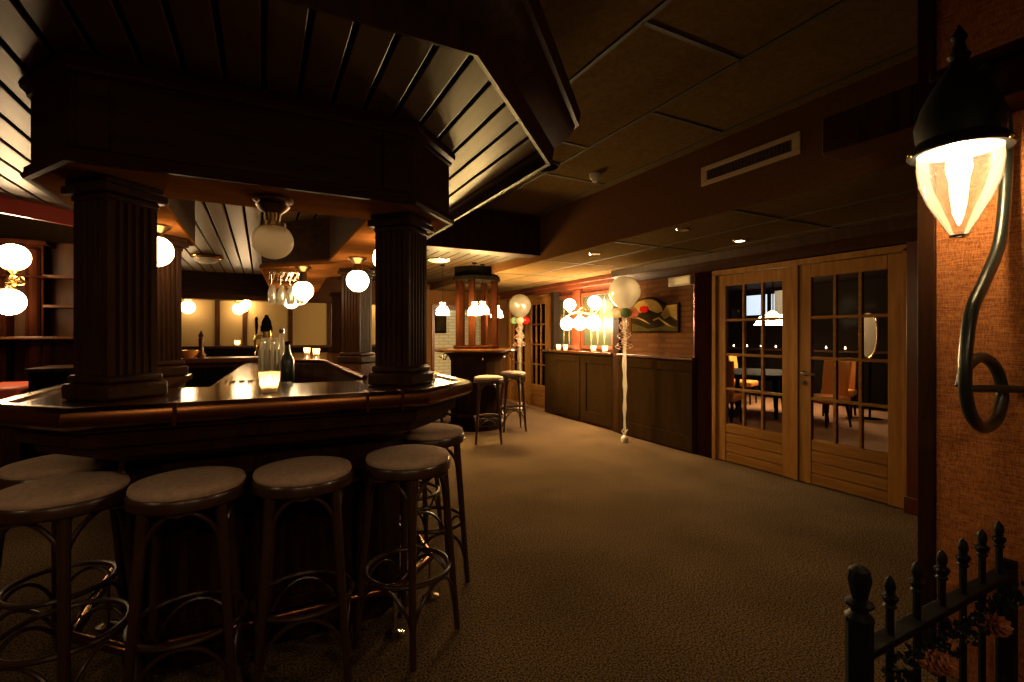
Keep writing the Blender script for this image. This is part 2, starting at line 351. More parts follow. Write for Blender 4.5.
# wainscot of brick wall
w = place_struct('trim_14', (XW, 4.7, 0), 'brown black panelled wainscot under the brick wall', 'wainscot')
MB().box(XW - .05, XW, 4.0, 5.36, 0, 1.10).build('wainscot_board', M['wain'], w, world=True)
b = MB()
for y0, y1, z0, z1 in ((4.02, 4.16, .201, .959), (5.22, 5.35, .201, .959), (4.02, 5.35, .96, 1.08), (4.02, 5.35, .02, .20)): b.box(XW - .068, XW - .05, y0, y1, z0, z1)
b.build('panel_frame', M['wain'], w, bevel=.006, world=True)
MB().box(XW - .09, XW, 4.0, 5.36, 1.10, 1.135).build('ledge', M['mahog'], w, bevel=.006, world=True)

# ------------------------------------------------------------------ glazed double doors
def glazed_leaf(name, y0, y1, label, handle_y=None, x=XW - .005, z1=2.06):
    d = place_struct(name, (x, (y0 + y1) / 2, 0), label, 'door')
    sl, sr, zb, zt = .115, .115, .43, z1 - .12
    t = .045
    MB().box(x, x + t, y0, y0 + sl, .01, z1).box(x, x + t, y1 - sr, y1, .01, z1).box(x, x + t, y0 + sl, y1 - sr, zt, z1).build('door_frame', M['oak'], d, bevel=.004, world=True)
    b = MB(); n = 4; h = (zb - .01) / n
    for i in range(n): b.box(x + .004, x + t - .004, y0 + sl, y1 - sr, .01 + i * h + .002, .01 + (i + 1) * h - .010)
    b.box(x + .016, x + t - .016, y0 + sl, y1 - sr, .01, zb)
    b.build('bottom_panel', M['oakh'], d, bevel=.008, world=True)
    b = MB(); ya, yb = y0 + sl, y1 - sr
    for i in (1, 2): yy = ya + (yb - ya) * i / 3; b.box(x + .004, x + t - .004, yy - .014, yy + .014, zb, zt)
    for i in (1, 2, 3): zz = zb + (zt - zb) * i / 4; b.box(x + .003, x + t - .003, ya, yb, zz - .014, zz + .014)
    b.build('muntin', M['oakh'], d, bevel=.004, world=True)
    MB().box(x + t / 2 - .002, x + t / 2 + .002, ya, yb, zb, zt).build('pane', M['pane'], d, world=True)
    if handle_y:
        hx = x
        h_ = MB().lathe([(.0001, -.012), (.026, -.012), (.026, 0), (.0001, 0)], (hx, handle_y, 1.04), 20, Matrix.Rotation(PI / 2, 3, 'Y'), caps=False)
        h_.tube([(hx - .01, handle_y, 1.04), (hx - .05, handle_y, 1.04), (hx - .055, handle_y - .02, 1.04), (hx - .05, handle_y - .13, 1.035)], .009)
        h_.build('handle', M['chrome'], d, world=True)
        MB().lathe([(.0001, -.010), (.024, -.010), (.024, 0), (.0001, 0)], (hx, handle_y, .95), 20, Matrix.Rotation(PI / 2, 3, 'Y'), caps=False).box(hx - .014, hx - .008, handle_y - .004, handle_y + .004, .935, .965).build('lock_plate', M['chrome'], d, world=True)
    return d
glazed_leaf('door_1', 2.85, 3.73, 'glazed pine door leaf nearer the balloon, with plank bottom')
glazed_leaf('door_2', 1.95, 2.80, 'glazed pine door leaf with the lever handle', 2.745)
struct(MB().box(XW - .02, XW + .05, 2.80, 2.85, .01, 2.065).build('trim_15', M['oak'], bevel=.004))
glazed_leaf('door_3', 8.52, 9.25, 'glazed wooden door leaf behind the far balloon', x=4.79, z1=2.12)
glazed_leaf('door_4', 7.72, 8.48, 'glazed wooden door leaf beside the curved counter end', x=4.79, z1=2.12)
struct(MB().box(4.76, 4.8, 7.62, 7.72, 0, 2.15).box(4.76, 4.8, 9.25, 9.35, 0, 2.15).box(4.76, 4.8, 7.62, 9.35, 2.12, 2.18).build('trim_16', M['oak'], bevel=.004))
struct(MB().box(4.9, 6.2, 7.4, 7.5, 0, 2.4).box(4.9, 6.2, 9.5, 9.6, 0, 2.4).box(6.1, 6.2, 7.4, 9.6, 0, 2.4).build('wall_vestibule', M['darkwall']))
struct(MB().box(4.9, 6.2, 7.4, 9.6, 2.4, 2.45).build('ceiling', M['darkwall']))

# ------------------------------------------------------------------ lit niche counter with leaded windows
nc = thing('counter_cabinet', 'brown black panelled counter with rounded end below the leaded windows', 'counter', (4.65, 6.4, 0))
pts = [(4.80, 5.51), (XW - .0, 5.51), (XW - .0, 7.15)]
arc = [(4.80 - .25 * math.cos(a), 7.32 + .35 * math.sin(a)) for a in [PI / 2 * i / 8 for i in range(9)]]
poly = [(4.80, 5.51)] + [(XW, 5.51)] + arc
MB().prism(poly, 0, 1.10).build('body', M['wain'], nc, world=True)
b = MB()
for ya, yb in ((5.53, 6.28), (6.36, 7.10)):
    for y0, y1, z0, z1 in ((ya, ya + .1, .201, .959), (yb - .1, yb, .201, .959), (ya, yb, .96, 1.06), (ya, yb, .04, .2)): b.box(XW - .018, XW + .002, y0, y1, z0, z1)
b.build('panel_frame', M['wain'], nc, bevel=.005, world=True)
tp = [(4.80, 5.51)] + [(XW - .06, 5.51)] + [(4.80 - .31 * math.cos(a), 7.36 + .42 * math.sin(a)) for a in [PI / 2 * i / 8 for i in range(9)]]
MB().prism(tp, 1.10, 1.14).build('counter_top', M['top'], nc, bevel=.006, world=True)
def leaded(name, y0, y1, label, ring):
    d = place_struct(name, (4.8, (y0 + y1) / 2, 1.14), label, 'window')
    x = 4.795; z0, z1 = 1.17, 2.10
    MB().box(x - .035, x, y0, y0 + .05, z0, z1).box(x - .035, x, y1 - .05, y1, z0, z1).box(x - .035, x, y0 + .05, y1 - .05, z0, z0 + .05).box(x - .035, x, y0 + .05, y1 - .05, z1 - .06, z1).build('window_frame', M['mahog'], d, bevel=.004, world=True)
    MB().box(x - .010, x - .004, y0 + .05, y1 - .05, z0 + .05, z1 - .06).build('pane', M['darkpane'], d, world=True)
    b = MB(); yc = (y0 + y1) / 2; zc = (z0 + z1) / 2
    for dy in (-.17, .0, .17):
        yy = yc + dy
        for zz in (zc + .24, zc - .24):
            b.add([(x - .014, yy - .022, zz), (x - .014, yy, zz + .17), (x - .014, yy + .022, zz), (x - .014, yy, zz - .17), (x - .010, yy - .022, zz), (x - .010, yy, zz + .17), (x - .010, yy + .022, zz), (x - .010, yy, zz - .17)],
                  [(0, 1, 2, 3), (7, 6, 5, 4), (0, 4, 5, 1), (1, 5, 6, 2), (2, 6, 7, 3), (3, 7, 4, 0)])
        b.box(x - .013, x - .010, yy - .004, yy + .004, z0 + .06, z1 - .07)
    b.torus((x - .013, yc - (.0 if ring else .0), zc + .02), .11, .007, 28, 6, Matrix.Rotation(PI / 2, 3, 'Y'))
    b.build('leaded_pattern', M['came'], d, world=True)
    return d
leaded('window_1', 5.78, 6.62, 'leaded window panel nearer the brick wall', True)
leaded('window_2', 6.86, 7.5, 'leaded window panel nearer the curved counter end', False)
struct(MB().box(4.74, 4.80, 6.64, 6.84, 1.14, 2.17).build('trim_17', M['mahog'], bevel=.006))

# five globe bracket lamp
lm = thing('wall_lamp', 'ornate brass wall lamp with five lit globes between the leaded windows', 'lamp', (4.74, 6.22, 1.7))
L0 = (4.79, 6.22, 1.72)
b = MB().lathe([(.0001, 0), (.07, 0), (.06, -.03), (.02, -.05), (.0001, -.05)], L0, 20, Matrix.Rotation(PI / 2, 3, 'Y'), caps=False)
gl = []
for y, z, top in ((5.86, 1.895, 1), (6.52, 1.895, 1), (5.90, 1.585, 0), (6.235, 1.585, 0), (6.60, 1.585, 0)):
    x = 4.46
    gl.append((x, y, z))
    zz = z - .115 if top else z + .115
    b.tube(bez([(4.70, 6.22, 1.72), (4.60, 6.22 + (y - 6.22) * .4, 1.72 + (.04 if top else .06)), (4.5, 6.22 + (y - 6.22) * .85, zz - .03 if top else zz + .05), (x, y, zz)], 6), .009)
    b.lathe([(.03, -.02), (.04, 0), (.02, .02)], (x, y, zz), 14)
for sgn in (-1, 1):
    b.tube(bez([(4.66, 6.22, 1.75), (4.6, 6.22 + sgn * .14, 1.84), (4.58, 6.22 + sgn * .24, 1.76), (4.58, 6.22 + sgn * .17, 1.71), (4.58, 6.22 + sgn * .14, 1.76)], 6), .008)
b.build('bracket', M['brass'], lm, world=True)
for k, g in enumerate(gl): MB().sphere(g, .095 if k < 2 else .105, 20, 10).build('globe', M['bracketglobe'], lm, world=True)

# votive candles ---------------------------------------------------------
def votive(label):
    t = thing('votive_candle', label, 'candle', group='votive candles')
    MB().lathe([(.030, .001), (.033, .002), (.046, .092)], n=24, caps=False).build('glass', M['votive'], t)
    MB().lathe([(.0001, .003), (.026, .003), (.026, .03), (.0001, .03)], n=18, caps=False).build('wax', M['wax'], t)
    MB().lathe([(.0001, .032), (.006, .040), (.007, .048), (.004, .062), (.0001, .072)], n=10, caps=False).build('flame', M['flame'], t)
    return t
v0 = votive('lit votive candle in frosted glass on the front bar counter between the columns')
v0.location = (.03, 2.46, 1.139)
for x, y, z, lb in ((.53, 6.9, 1.141, 'lit votive candle on the far bar counter, left of a close pair'),
                    (.60, 6.45, 1.141, 'lit votive candle on the far bar counter, right of a close pair'),
                    (-.36, 9.12, 1.221, 'small lit votive candle on the ledge below the tan back wall'),
                    (4.62, 7.10, 1.141, 'lit votive candle at the far end of the leaded window counter'),
                    (4.62, 6.88, 1.141, 'lit votive candle second from the curved counter end'),
                    (4.62, 6.10, 1.141, 'lit votive candle under the near leaded window, farther from the post'),
                    (4.62, 5.82, 1.141, 'lit votive candle on the counter nearest the dark post')):
    dup(v0, (x, y, z), 0, lb)

# painting --------------------------------------------------------------
pt = thing('wall_painting', 'dark gold and umber abstract painting with arched top and red patch on the brick wall', 'painting', (XW, 4.7, 1.42))
def yzpoly(b, pts, x0, x1):
    n = len(pts); vs = [(x0, y, z) for y, z in pts] + [(x1, y, z) for y, z in pts]
    b.add(vs, [tuple(range(n)), tuple(range(2 * n - 1, n - 1, -1))] + [(i, n + i, n + (i + 1) % n, (i + 1) % n) for i in range(n)])
    return b
arch = [(4.30, 1.44), (5.12, 1.44), (5.12, 1.66)] + [(4.78 - .34 * math.cos(a), 1.66 + .23 * math.sin(a)) for a in [.0 + PI * .0]]
outl = [(4.27, 1.43), (5.13, 1.43), (5.13, 1.64)] + [(4.80 + .33 * math.cos(a), 1.68 + .22 * math.sin(a)) for a in [PI * i / 12 for i in range(0, 10)]] + [(4.48, 1.79), (4.27, 1.80)]
yzpoly(MB(), outl, XW - .03, XW - .001).build('canvas', M['umber'], pt, world=True)
x = XW - .033
yzpoly(MB(), [(4.82 + .29 * math.cos(a), 1.70 + .175 * math.sin(a)) for a in [PI * i / 14 for i in range(2, 15)]] + [(4.62, 1.68), (4.80, 1.74), (4.95, 1.69)], x, x + .004).build('gold_arch', M['gold'], pt, world=True)
yzpoly(MB(), [(4.29, 1.78), (4.46, 1.77), (4.56, 1.66), (4.50, 1.60), (4.40, 1.64), (4.29, 1.58)], x, x + .004).build('gold_patch', M['gold'], pt, world=True)
yzpoly(MB(), [(4.29, 1.45), (4.62, 1.455), (5.10, 1.45), (5.10, 1.56), (4.96, 1.53), (4.80, 1.48), (4.60, 1.50), (4.44, 1.53), (4.29, 1.50)], x, x + .004).build('olive_patch', M['olive'], pt, world=True)
yzpoly(MB(), [(4.78, 1.735), (4.80, 1.705), (4.88, 1.70), (4.95, 1.725), (4.94, 1.775), (4.86, 1.79), (4.79, 1.775)], x - .004, x + .004).build('red_patch', M['redpaint'], pt, world=True)
yzpoly(MB(), [(4.34, 1.49), (4.46, 1.55), (4.60, 1.63), (4.70, 1.60), (4.69, 1.585), (4.60, 1.61), (4.47, 1.53)], x - .003, x + .004).build('pale_stroke', M['gold'], pt, world=True)
yzpoly(MB(), [(4.74, 1.54), (4.86, 1.60), (4.98, 1.64), (5.07, 1.62), (4.98, 1.625), (4.88, 1.585)], x - .003, x + .004).build('pale_stroke', M['gold'], pt, world=True)
eb = thing('emergency_light', 'white rectangular emergency light box high on the brick wall', 'light box', (XW, 4.2, 2.03))
MB().box(XW - .07, XW - .001, 4.05, 4.40, 2.0, 2.11).build('housing', M['white'], eb, bevel=.006, world=True)
MB().box(XW - .076, XW - .07, 4.07, 4.38, 2.02, 2.09).build('lens', M['hoodin'], eb, bevel=.003, world=True)
# ceiling fittings
vt = thing('air_vent', 'long narrow cream air vent in the brown bulkhead', 'vent', (XB, 2.23, 2.62))
MB().box(XB - .012, XB, 1.846, 2.615, 2.655, 2.69).box(XB - .012, XB, 1.846, 2.615, 2.545, 2.58).box(XB - .012, XB, 1.846, 1.90, 2.58, 2.655).box(XB - .012, XB, 2.56, 2.615, 2.58, 2.655).build('vent_frame', M['cream'], vt, bevel=.003, world=True)
b = MB()
for k in range(24): yy = 1.91 + k * .027; b.box(XB - .009, XB - .001, yy, yy + .006, 2.58, 2.655)
b.build('grille', M['seam'], vt, world=True)
sd = thing('smoke_detector', 'small white smoke detector on the dark tiled ceiling', 'detector', (2.66, 3.49, ZC))
MB().lathe([(.0001, -.055), (.03, -.055), (.045, -.04), (.05, -.02), (.05, 0), (.0001, 0)], n=24, caps=False).build('housing', M['white'], sd)
MB().lathe([(.0001, -.075), (.022, -.072), (.028, -.056), (.0001, -.055)], n=20, caps=False).build('sensor_cap', M['white'], sd)
sp = thing('ceiling_speaker', 'dark round speaker grille in the ceiling beside the bar canopy', 'speaker', (2.16, 3.52, ZC))
MB().lathe([(.0001, -.012), (.10, -.012), (.115, -.004), (.115, 0), (.0001, 0)], n=28, caps=False).build('grille', M['black'], sp)
MB().torus((0, 0, -.006), .117, .007).build('rim', M['seam'], sp)
def downlight(x, y, lit, label):
    t = thing('downlight', label, 'ceiling light', (x, y, ZL), group='recessed ceiling lights')
    MB().lathe([(.045, -.012), (.065, -.008), (.068, 0), (.045, 0), (.045, -.012)], n=24, caps=False).build('rim', M['chrome'], t)
    MB().lathe([(.0001, -.004), (.045, -.004), (.045, 0), (.0001, 0)], n=20, caps=False).build('lens', M['spot' if lit else 'hoodin'], t)
downlight(4.06, 3.07, True, 'small lit recessed spot above the glazed doors')
def lamp_spot(name, loc, energy, col, angle, blend=.6, r=.03):
    l = bpy.data.lights.new(name, 'SPOT'); l.energy = energy; l.color = col; l.spot_size = math.radians(angle); l.spot_blend = blend; l.shadow_soft_size = r
    o = bpy.data.objects.new(name, l); C.objects.link(o); o.location = loc; return o
lamp_spot('downlight_beam', (4.06, 3.07, 2.285), 26, (1, .86, .52), 75, .9)
downlight(3.22, 2.98, False, 'unlit recessed light under the bulkhead near the air vent')
downlight(3.30, 4.34, False, 'unlit recessed light under the bulkhead above the near balloon')

# ------------------------------------------------------------------ bar counter
def lerp(a, b, t): return [(p[0] + (q[0] - p[0]) * t, p[1] + (q[1] - p[1]) * t) for p, q in zip(a, b)]
OUT = [(-.88, 3.90), (-.88, 2.44), (-.58, 2.14), (.66, 2.14), (1.0, 2.48), (1.0, 5.0), (1.40, 5.4), (1.40, 7.8)]
BASE = [(-.50, 3.90), (-.50, 2.58), (-.36, 2.44), (.52, 2.44), (.66, 2.58), (.66, 5.1), (1.1, 5.54), (1.1, 7.8)]
INN = [(-.42, 3.90), (-.42, 2.86), (-.42, 2.86), (.54, 2.86), (.54, 2.86), (.54, 4.95), (.27, 5.3), (.27, 7.8)]
bar = thing('bar_counter', 'dark panelled bar counter with polished top and chamfered corners', 'bar', (0, 2.5, 0))
lv = [(1.105, .97), (1.06, .97), (1.05, .86), (1.00, .84), (.985, .74), (.95, .70), (.935, .58), (.915, .44), (.90, .26), (.885, .14), (.875, .05), (.79, .04), (.78, .0), (.12, .0), (.12, .06), (.10, .07), (0, .07)]
b = MB().loft([(lerp(BASE, OUT, t), z) for z, t in lv])
INB = [(-.44, 3.90), (-.44, 2.90), (-.43, 2.88), (.55, 2.88), (.56, 2.90), (.56, 4.95), (.29, 5.3), (.29, 7.8)]
INB2 = [(-.46, 3.90), (-.46, 2.80), (-.44, 2.54), (.54, 2.54), (.56, 2.80), (.56, 4.95), (.29, 5.3), (.29, 7.8)]
b.loft([(INB2, 1.105), (INB2, 0)])
b.add([(-.50, 3.9, 0), (-.46, 3.9, 0), (-.46, 3.9, 1.105), (-.87, 3.9, 1.105), (-.50, 3.9, .78)], [(0, 1, 2, 3, 4)])
b.build('body', M['wood'], bar, world=True, angle=25)
b = MB()
for x in (-.31, -.04, .14, .44): b.box(x - .035, x + .035, 2.424, 2.444, .201, .669)
b.box(-.35, .51, 2.424, 2.444, .13, .20).box(-.35, .51, 2.424, 2.444, .67, .74)
b.build('panel_frame', M['wood'], bar, bevel=.006, world=True)
# counter top as a ring of quads between outer and inner line
def ringtop(z0, z1, out, inn):
    n = len(out); vs = []
    for p, q in zip(out, inn): vs += [(*p, z0), (*p, z1), (*q, z1), (*q, z0)]
    fs = []
    for i in range(n - 1):
        a, c = 4 * i, 4 * (i + 1)
        fs += [(a, a + 1, c + 1, c), (a + 1, a + 2, c + 2, c + 1), (a + 2, a + 3, c + 3, c + 2), (a + 3, a, c, c + 3)]
    fs += [(0, 3, 2, 1), (4 * n - 4, 4 * n - 3, 4 * n - 2, 4 * n - 1)]
    return MB().add(vs, fs)
OT = offset(OUT, -.03)
ringtop(1.105, 1.138, OT, [(-.42, 3.90), (-.42, 2.90), (-.40, 2.86), (.52, 2.86), (.54, 2.90), (.54, 4.95), (.27, 5.3), (.27, 7.8)]).build('counter_top', M['top'], bar, world=True)
rp = [(-.03, 1.15), (.01, 1.152), (.032, 1.138), (.04, 1.115), (.034, 1.09), (.015, 1.075), (-.03, 1.07)]
MB().sweep(OUT, rp).build('nosing', M['copper'], bar, world=True)
for (x, y, a) in ((-.28, 2.13, 0), (.40, 2.13, 0), (.55, 2.13, 0)): MB().box(x - .006, x + .006, y - .036, y + .04, 1.072, 1.157).build('nosing_joint', M['copper'], bar, world=True)
# raised inner lip along the counter's inner edge
MB().tube([(.535, 2.9, 1.15), (.535, 4.93, 1.15), (.27, 5.28, 1.15)], .014).build('inner_rail', M['copper'], bar, world=True)
b = MB()
RZ = .22
b.tube([(-.66, 3.7, RZ), (-.66, 2.46, RZ), (-.43, 2.24, RZ), (.56, 2.24, RZ), (.80, 2.47, RZ), (.80, 4.8, RZ)], .022, 12)
fr = b.build('foot_rail', M['copper'], bar, world=True)
b = MB()
for x, y, in ((-.42, 2.24), (.55, 2.24), (.80, 2.48), (.80, 3.6), (-.66, 2.95)):
    MB().lathe([(.0001, 0), (.045, 0), (.045, .008), (.014, .018), (.011, .03), (.011, RZ), (.0001, RZ)], (x, y, 0.0005), 16, caps=False).build('rail_bracket', M['chrome'], fr, world=True)
# far cross counter with bowl and mill
fc = thing('back_counter', 'low dark cross counter with reddish top behind the left columns', 'counter', (-.4, 6.5, 0))
MB().box(-1.15, .08, 6.32, 6.72, 0, 1.09).build('body', M['wood'], fc, world=True)
MB().box(-1.18, .12, 6.28, 6.75, 1.09, 1.14).build('counter_top', M['mahog'], fc, bevel=.008, world=True)
MB().box(-.95, -.28, 6.295, 6.32, .25, 1.04).build('door', M['black'], fc, bevel=.004, world=True)
bw = thing('ash_bowl', 'small amber bowl on the cross counter', 'bowl', (-.73, 6.45, 1.141))
MB().lathe([(.0001, 0), (.06, 0), (.10, .06), (.105, .085), (.09, .085), (.085, .06), (.05, .012), (.0001, .012)], n=24, caps=False).build('bowl', M['amber'], bw)
MB().torus((0, 0, .085), .098, .007).build('rim', M['brass'], bw)
ml = thing('pepper_mill', 'tall slim wooden pepper mill on the cross counter', 'mill', (-.61, 6.45, 1.141))
MB().lathe([(.0001, 0), (.045, 0), (.045, .03), (.028, .07), (.022, .14), (.03, .2), (.022, .23), (.0001, .23)], n=18, caps=False).build('body', M['mahog'], ml)
MB().lathe([(.0001, .23), (.026, .235), (.03, .26), (.015, .28), (.012, .30), (.0001, .31)], n=16, caps=False).build('head', M['mahog'], ml)
MB().torus((0, 0, .035), .042, .006).build('base_ring', M['brass'], ml)
# central island with tap
isl = thing('bar_island', 'narrow island counter with shiny drip top inside the bar', 'counter', (0, 4.6, 0))
MB().box(-.20, .14, 3.32, 6.1, 0, 1.05).build('body', M['wood'], isl, world=True)
MB().prism([(-.29, 3.28), (.18, 3.28), (.20, 6.15), (-.17, 6.15)], 1.05, 1.085).build('counter_top', M['top'], isl, bevel=.006, world=True)
b = MB()
for k in range(7): b.box(-.20 + k * .05, -.185 + k * .05, 3.34, 3.7, 1.086, 1.094)
b.box(-.215, .14, 3.33, 3.345, 1.086, 1.096).box(-.215, .14, 3.70, 3.715, 1.086, 1.096)
b.build('drip_grid', M['chrome'], isl, world=True)
tpw = thing('beer_tap', 'brass beer tap tower with black handle on the bar island', 'tap', (.03, 4.0, 1.086))
MB().lathe([(.0001, 0), (.07, 0), (.07, .02), (.045, .04), (.04, .16), (.055, .18), (.055, .20), (.0001, .20)], n=22, caps=False).build('base', M['black'], tpw)
MB().lathe([(.0001, .20), (.05, .20), (.05, .34), (.0001, .34)], n=22, caps=False).build('barrel', M['brass'], tpw)
MB().lathe([(.0001, .34), (.06, .34), (.062, .37), (.05, .39), (.05, .41), (.03, .44), (.02, .445), (.018, .46), (.0001, .465)], n=22, caps=False).build('cap', M['black'], tpw)
sx = MB().tube([(-.045, -.01, .30), (-.10, -.02, .30)], .014).tube(bez([(-.10, -.02, .31), (-.115, -.023, .27), (-.10, -.02, .20), (-.112, -.022, .17)], 5), [.016] * 6 + [.013] * 5 + [.010] * 5).build('spout', M['brass'], tpw)
MB().lathe([(.0001, 0), (.008, 0), (.016, .05), (.017, .11), (.010, .125), (.0001, .128)], (-.10, -.02, .32), 14, caps=False).build('handle', M['black'], tpw)
for ch_ in tpw.children: ch_.data.transform(Matrix.Diagonal(Vector((.66, .66, 1, 1))))
# bottles
jr = thing('glass_jar', 'big clear glass jug in front of the beer tap', 'jug', (.045, 3.50, 1.097))
MB().lathe([(.0001, 0), (.058, 0), (.062, .015), (.062, .22), (.056, .25), (.050, .26), (.052, .285), (.0001, .286)], n=24, caps=False).build('body', M['jar'], jr)
b = MB()
for k in range(12):
    a = 2 * PI * k / 12; b.tube([(.063 * math.cos(a), .063 * math.sin(a), .02), (.063 * math.cos(a), .063 * math.sin(a), .21)], .005, 6)
b.build('fluting', M['jar'], jr)
MB().lathe([(.0001, .0), (.05, 0), (.054, .10), (.0001, .10)], (0, 0, .01), 18, caps=False).build('water', M['glass'], jr)
bt = thing('glass_bottle', 'clear long necked bottle behind the jug', 'bottle', (.12, 3.66, 1.094))
MB().lathe([(.0001, 0), (.036, 0), (.038, .02), (.038, .17), (.030, .21), (.016, .26), (.015, .32), (.0001, .32)], n=20, caps=False).build('body', M['jar'], bt)
MB().lathe([(.0001, .318), (.017, .318), (.017, .345), (.0001, .347)], n=14, caps=False).build('stopper', M['chrome'], bt)
bt = thing('green_bottle', 'dark green bottle beside the clear jug', 'bottle', (.148, 3.46, 1.097))
MB().lathe([(.0001, 0), (.036, 0), (.038, .02), (.038, .16), (.030, .20), (.015, .24), (.014, .30), (.0001, .30)], n=20, caps=False).build('body', M['greenglass'], bt)
MB().lathe([(.0001, .298), (.016, .298), (.016, .325), (.0001, .326)], n=14, caps=False).build('cap', M['black'], bt)
for ch_ in bt.children: ch_.data.transform(Matrix.Diagonal(Vector((1.1, 1.1, .80, 1))))

# ------------------------------------------------------------------ columns
def flute_poly(a, depth=.007, n=5):
    pts = []
    w = 2 * a * .80; s = w / n
    for f in range(4):
        base = []
        x = -a
        base.append((-a, -a))
        for k in range(n):
            c = -w / 2 + s * (k + .5)
            base += [(c - s * .30, -a), (c - s * .14, -a + depth), (c + s * .14, -a + depth), (c + s * .30, -a)]
        for (px, py) in base:
            for _ in range(f): px, py = -py, px
            pts.append((px, py))
    return pts
def column(label, rot=PI / 4):
    t = thing('bar_column', label, 'column', (0, 0, 0), rot, 'fluted columns on the bar')
    MB().prism(flute_poly(.098), .10, .80).build('shaft', M['wood'], t)
    MB().box(-.128, .128, -.128, .128, 0, .065).box(-.115, .115, -.115, .115, .065, .10).build('base', M['wood'], t, bevel=.012)
    MB().box(-.105, .105, -.105, .105, .80, .825).box(-.128, .128, -.128, .128, .825, .86).box(-.118, .118, -.118, .118, .86, .888).build('capital', M['wood'], t, bevel=.006)
    return t
c0 = column('fluted dark column on the front right corner of the bar'); c0.location = (.665, 2.56, 1.139)
dup(c0, (-.54, 2.55, 1.139), PI / 4, 'fluted dark column on the front left corner of the bar')
dup(c0, (-.60, 3.74, 1.139), PI / 4, 'fluted dark column behind the front left column, near the hidden globe')
dup(c0, (.80, 4.72, 1.139), PI / 4, 'fluted dark column at the rear of the right bar arm')
dup(c0, (1.05, 7.5, 1.139), PI / 4, 'smallest fluted column at the far end of the bar')

# ------------------------------------------------------------------ canopy over the bar
cn = thing('bar_canopy', 'dark wooden canopy with fascia and planked soffit over the bar', 'canopy', (0, 3, 2.03))
FP = [(-.82, 4.05), (-.82, 2.59), (-.61, 2.26), (.64, 2.26), (.93, 2.55), (.93, 4.75)]
IP = [(-.42, 4.05), (-.42, 2.68), (-.42, 2.68), (.51, 2.68), (.51, 2.68), (.51, 4.33)]
b = MB().loft([(FP, 2.035), (FP, ZP)]); b.loft([(IP, 2.035), (IP, ZP)])
b.add([(-.86, 4.05, 2.035), (-.42, 4.05, 2.035), (-.42, 4.05, ZP), (-.86, 4.05, ZP)], [(0, 1, 2, 3)])
b.build('fascia', M['woodh'], cn, world=True, angle=20)
def flat(b, out, inn, z):
    n = len(out); vs = [(*p, z) for p in out] + [(*p, z) for p in inn]
    b.add(vs, [(i, i + 1, n + i + 1, n + i) for i in range(n - 1)]); return b
ringtop(2.028, 2.040, offset(FP, -.004), IP).build('soffit', M['soffit'], cn, world=True)
b = MB().sweep(FP, [(0, 2.02), (.022, 2.02), (.03, 2.035), (.02, 2.05), (.02, 2.065), (.008, 2.075), (0, 2.075)])
b.sweep(FP, [(0, 2.345), (.012, 2.35), (.014, 2.365), (.03, 2.38), (.034, 2.40), (.028, 2.415), (0, 2.415)])
b.build('moulding', M['woodh'], cn, world=True)
for x0, x1 in ((-.59, -.50), (.50, .62)): MB().box(x0, x1, 2.25, 2.262, 2.08, 2.34).build('panel_stile', M['woodh'], cn, bevel=.004, world=True)
b = MB()
b.tube([(-.425, 4.03, 2.04), (-.425, 2.69, 2.04), (.515, 2.69, 2.04), (.515, 4.33, 2.04)], .012)
b.build('inner_bead', M['soffit'], cn, world=True)
# arm of the canopy that runs to the back
AR = [(.93, 4.75), (.66, 4.25), (.0, 5.02), (.2, 8.9), (.78, 8.9), (.62, 5.5), (.93, 5.0)]
MB().prism(AR, 2.04, ZP).build('rear_arm', M['woodh'], cn, world=True)
MB().prism(AR, 2.022, 2.04).build('rear_soffit', M['soffit'], cn, world=True)
MB().sweep([(.2, 8.9), (0, 5.02), (.66, 4.25), (.93, 4.75)], [(0, 2.015), (.02, 2.015), (.025, 2.04), (.012, 2.06), (0, 2.06)]).build('moulding', M['soffit'], cn, world=True)
# planked soffit: boards along Y
EO = [(-1.15, 9.15), (-1.15, 5.45), (-1.75, 4.85), (-1.75, 2.55), (-.70, 1.50), (.65, 1.50), (1.43, 2.28), (1.43, 9.15)]
def clip(poly, axis, val, keep_ge):
    out = []; n = len(poly)
    for i in range(n):
        p, q = poly[i], poly[(i + 1) % n]
        ip = (p[axis] >= val) == keep_ge or p[axis] == val; iq = (q[axis] >= val) == keep_ge or q[axis] == val
        if ip: out.append(p)
        if ip != iq:
            t = (val - p[axis]) / (q[axis] - p[axis]); out.append((p[0] + (q[0] - p[0]) * t, p[1] + (q[1] - p[1]) * t))
    return out
b = MB(); bb = MB(); wd = .135; x = -1.75
while x < 1.43:
    x1 = min(x + wd, 1.43)
    for sub, zz in (((x + .009, x1 - .009), ZP), ):
        pl = clip(clip(EO, 0, sub[0], True), 0, sub[1], False)
        if len(pl) > 2: b.prism(pl, ZP, ZP + .02)
    x += wd
b.build('plank_soffit', M['plank'], cn, bevel=.005, world=True)
MB().prism(EO, ZP + .014, ZP + .03).build('soffit_backing', M['black'], cn, world=True)
MB().sweep(EO, [(-.02, 2.355), (0, 2.35), (.010, 2.38), (.02, 2.44), (.10, 2.51), (.13, 2.57), (.15, 2.575), (.16, 2.65), (-.01, 2.65), (-.01, 2.43), (-.02, 2.43)]).build('cornice', M['wood'], cn, world=True)
MB().prism(EO, 2.645, 2.66).build('roof_board', M['black'], cn, world=True)
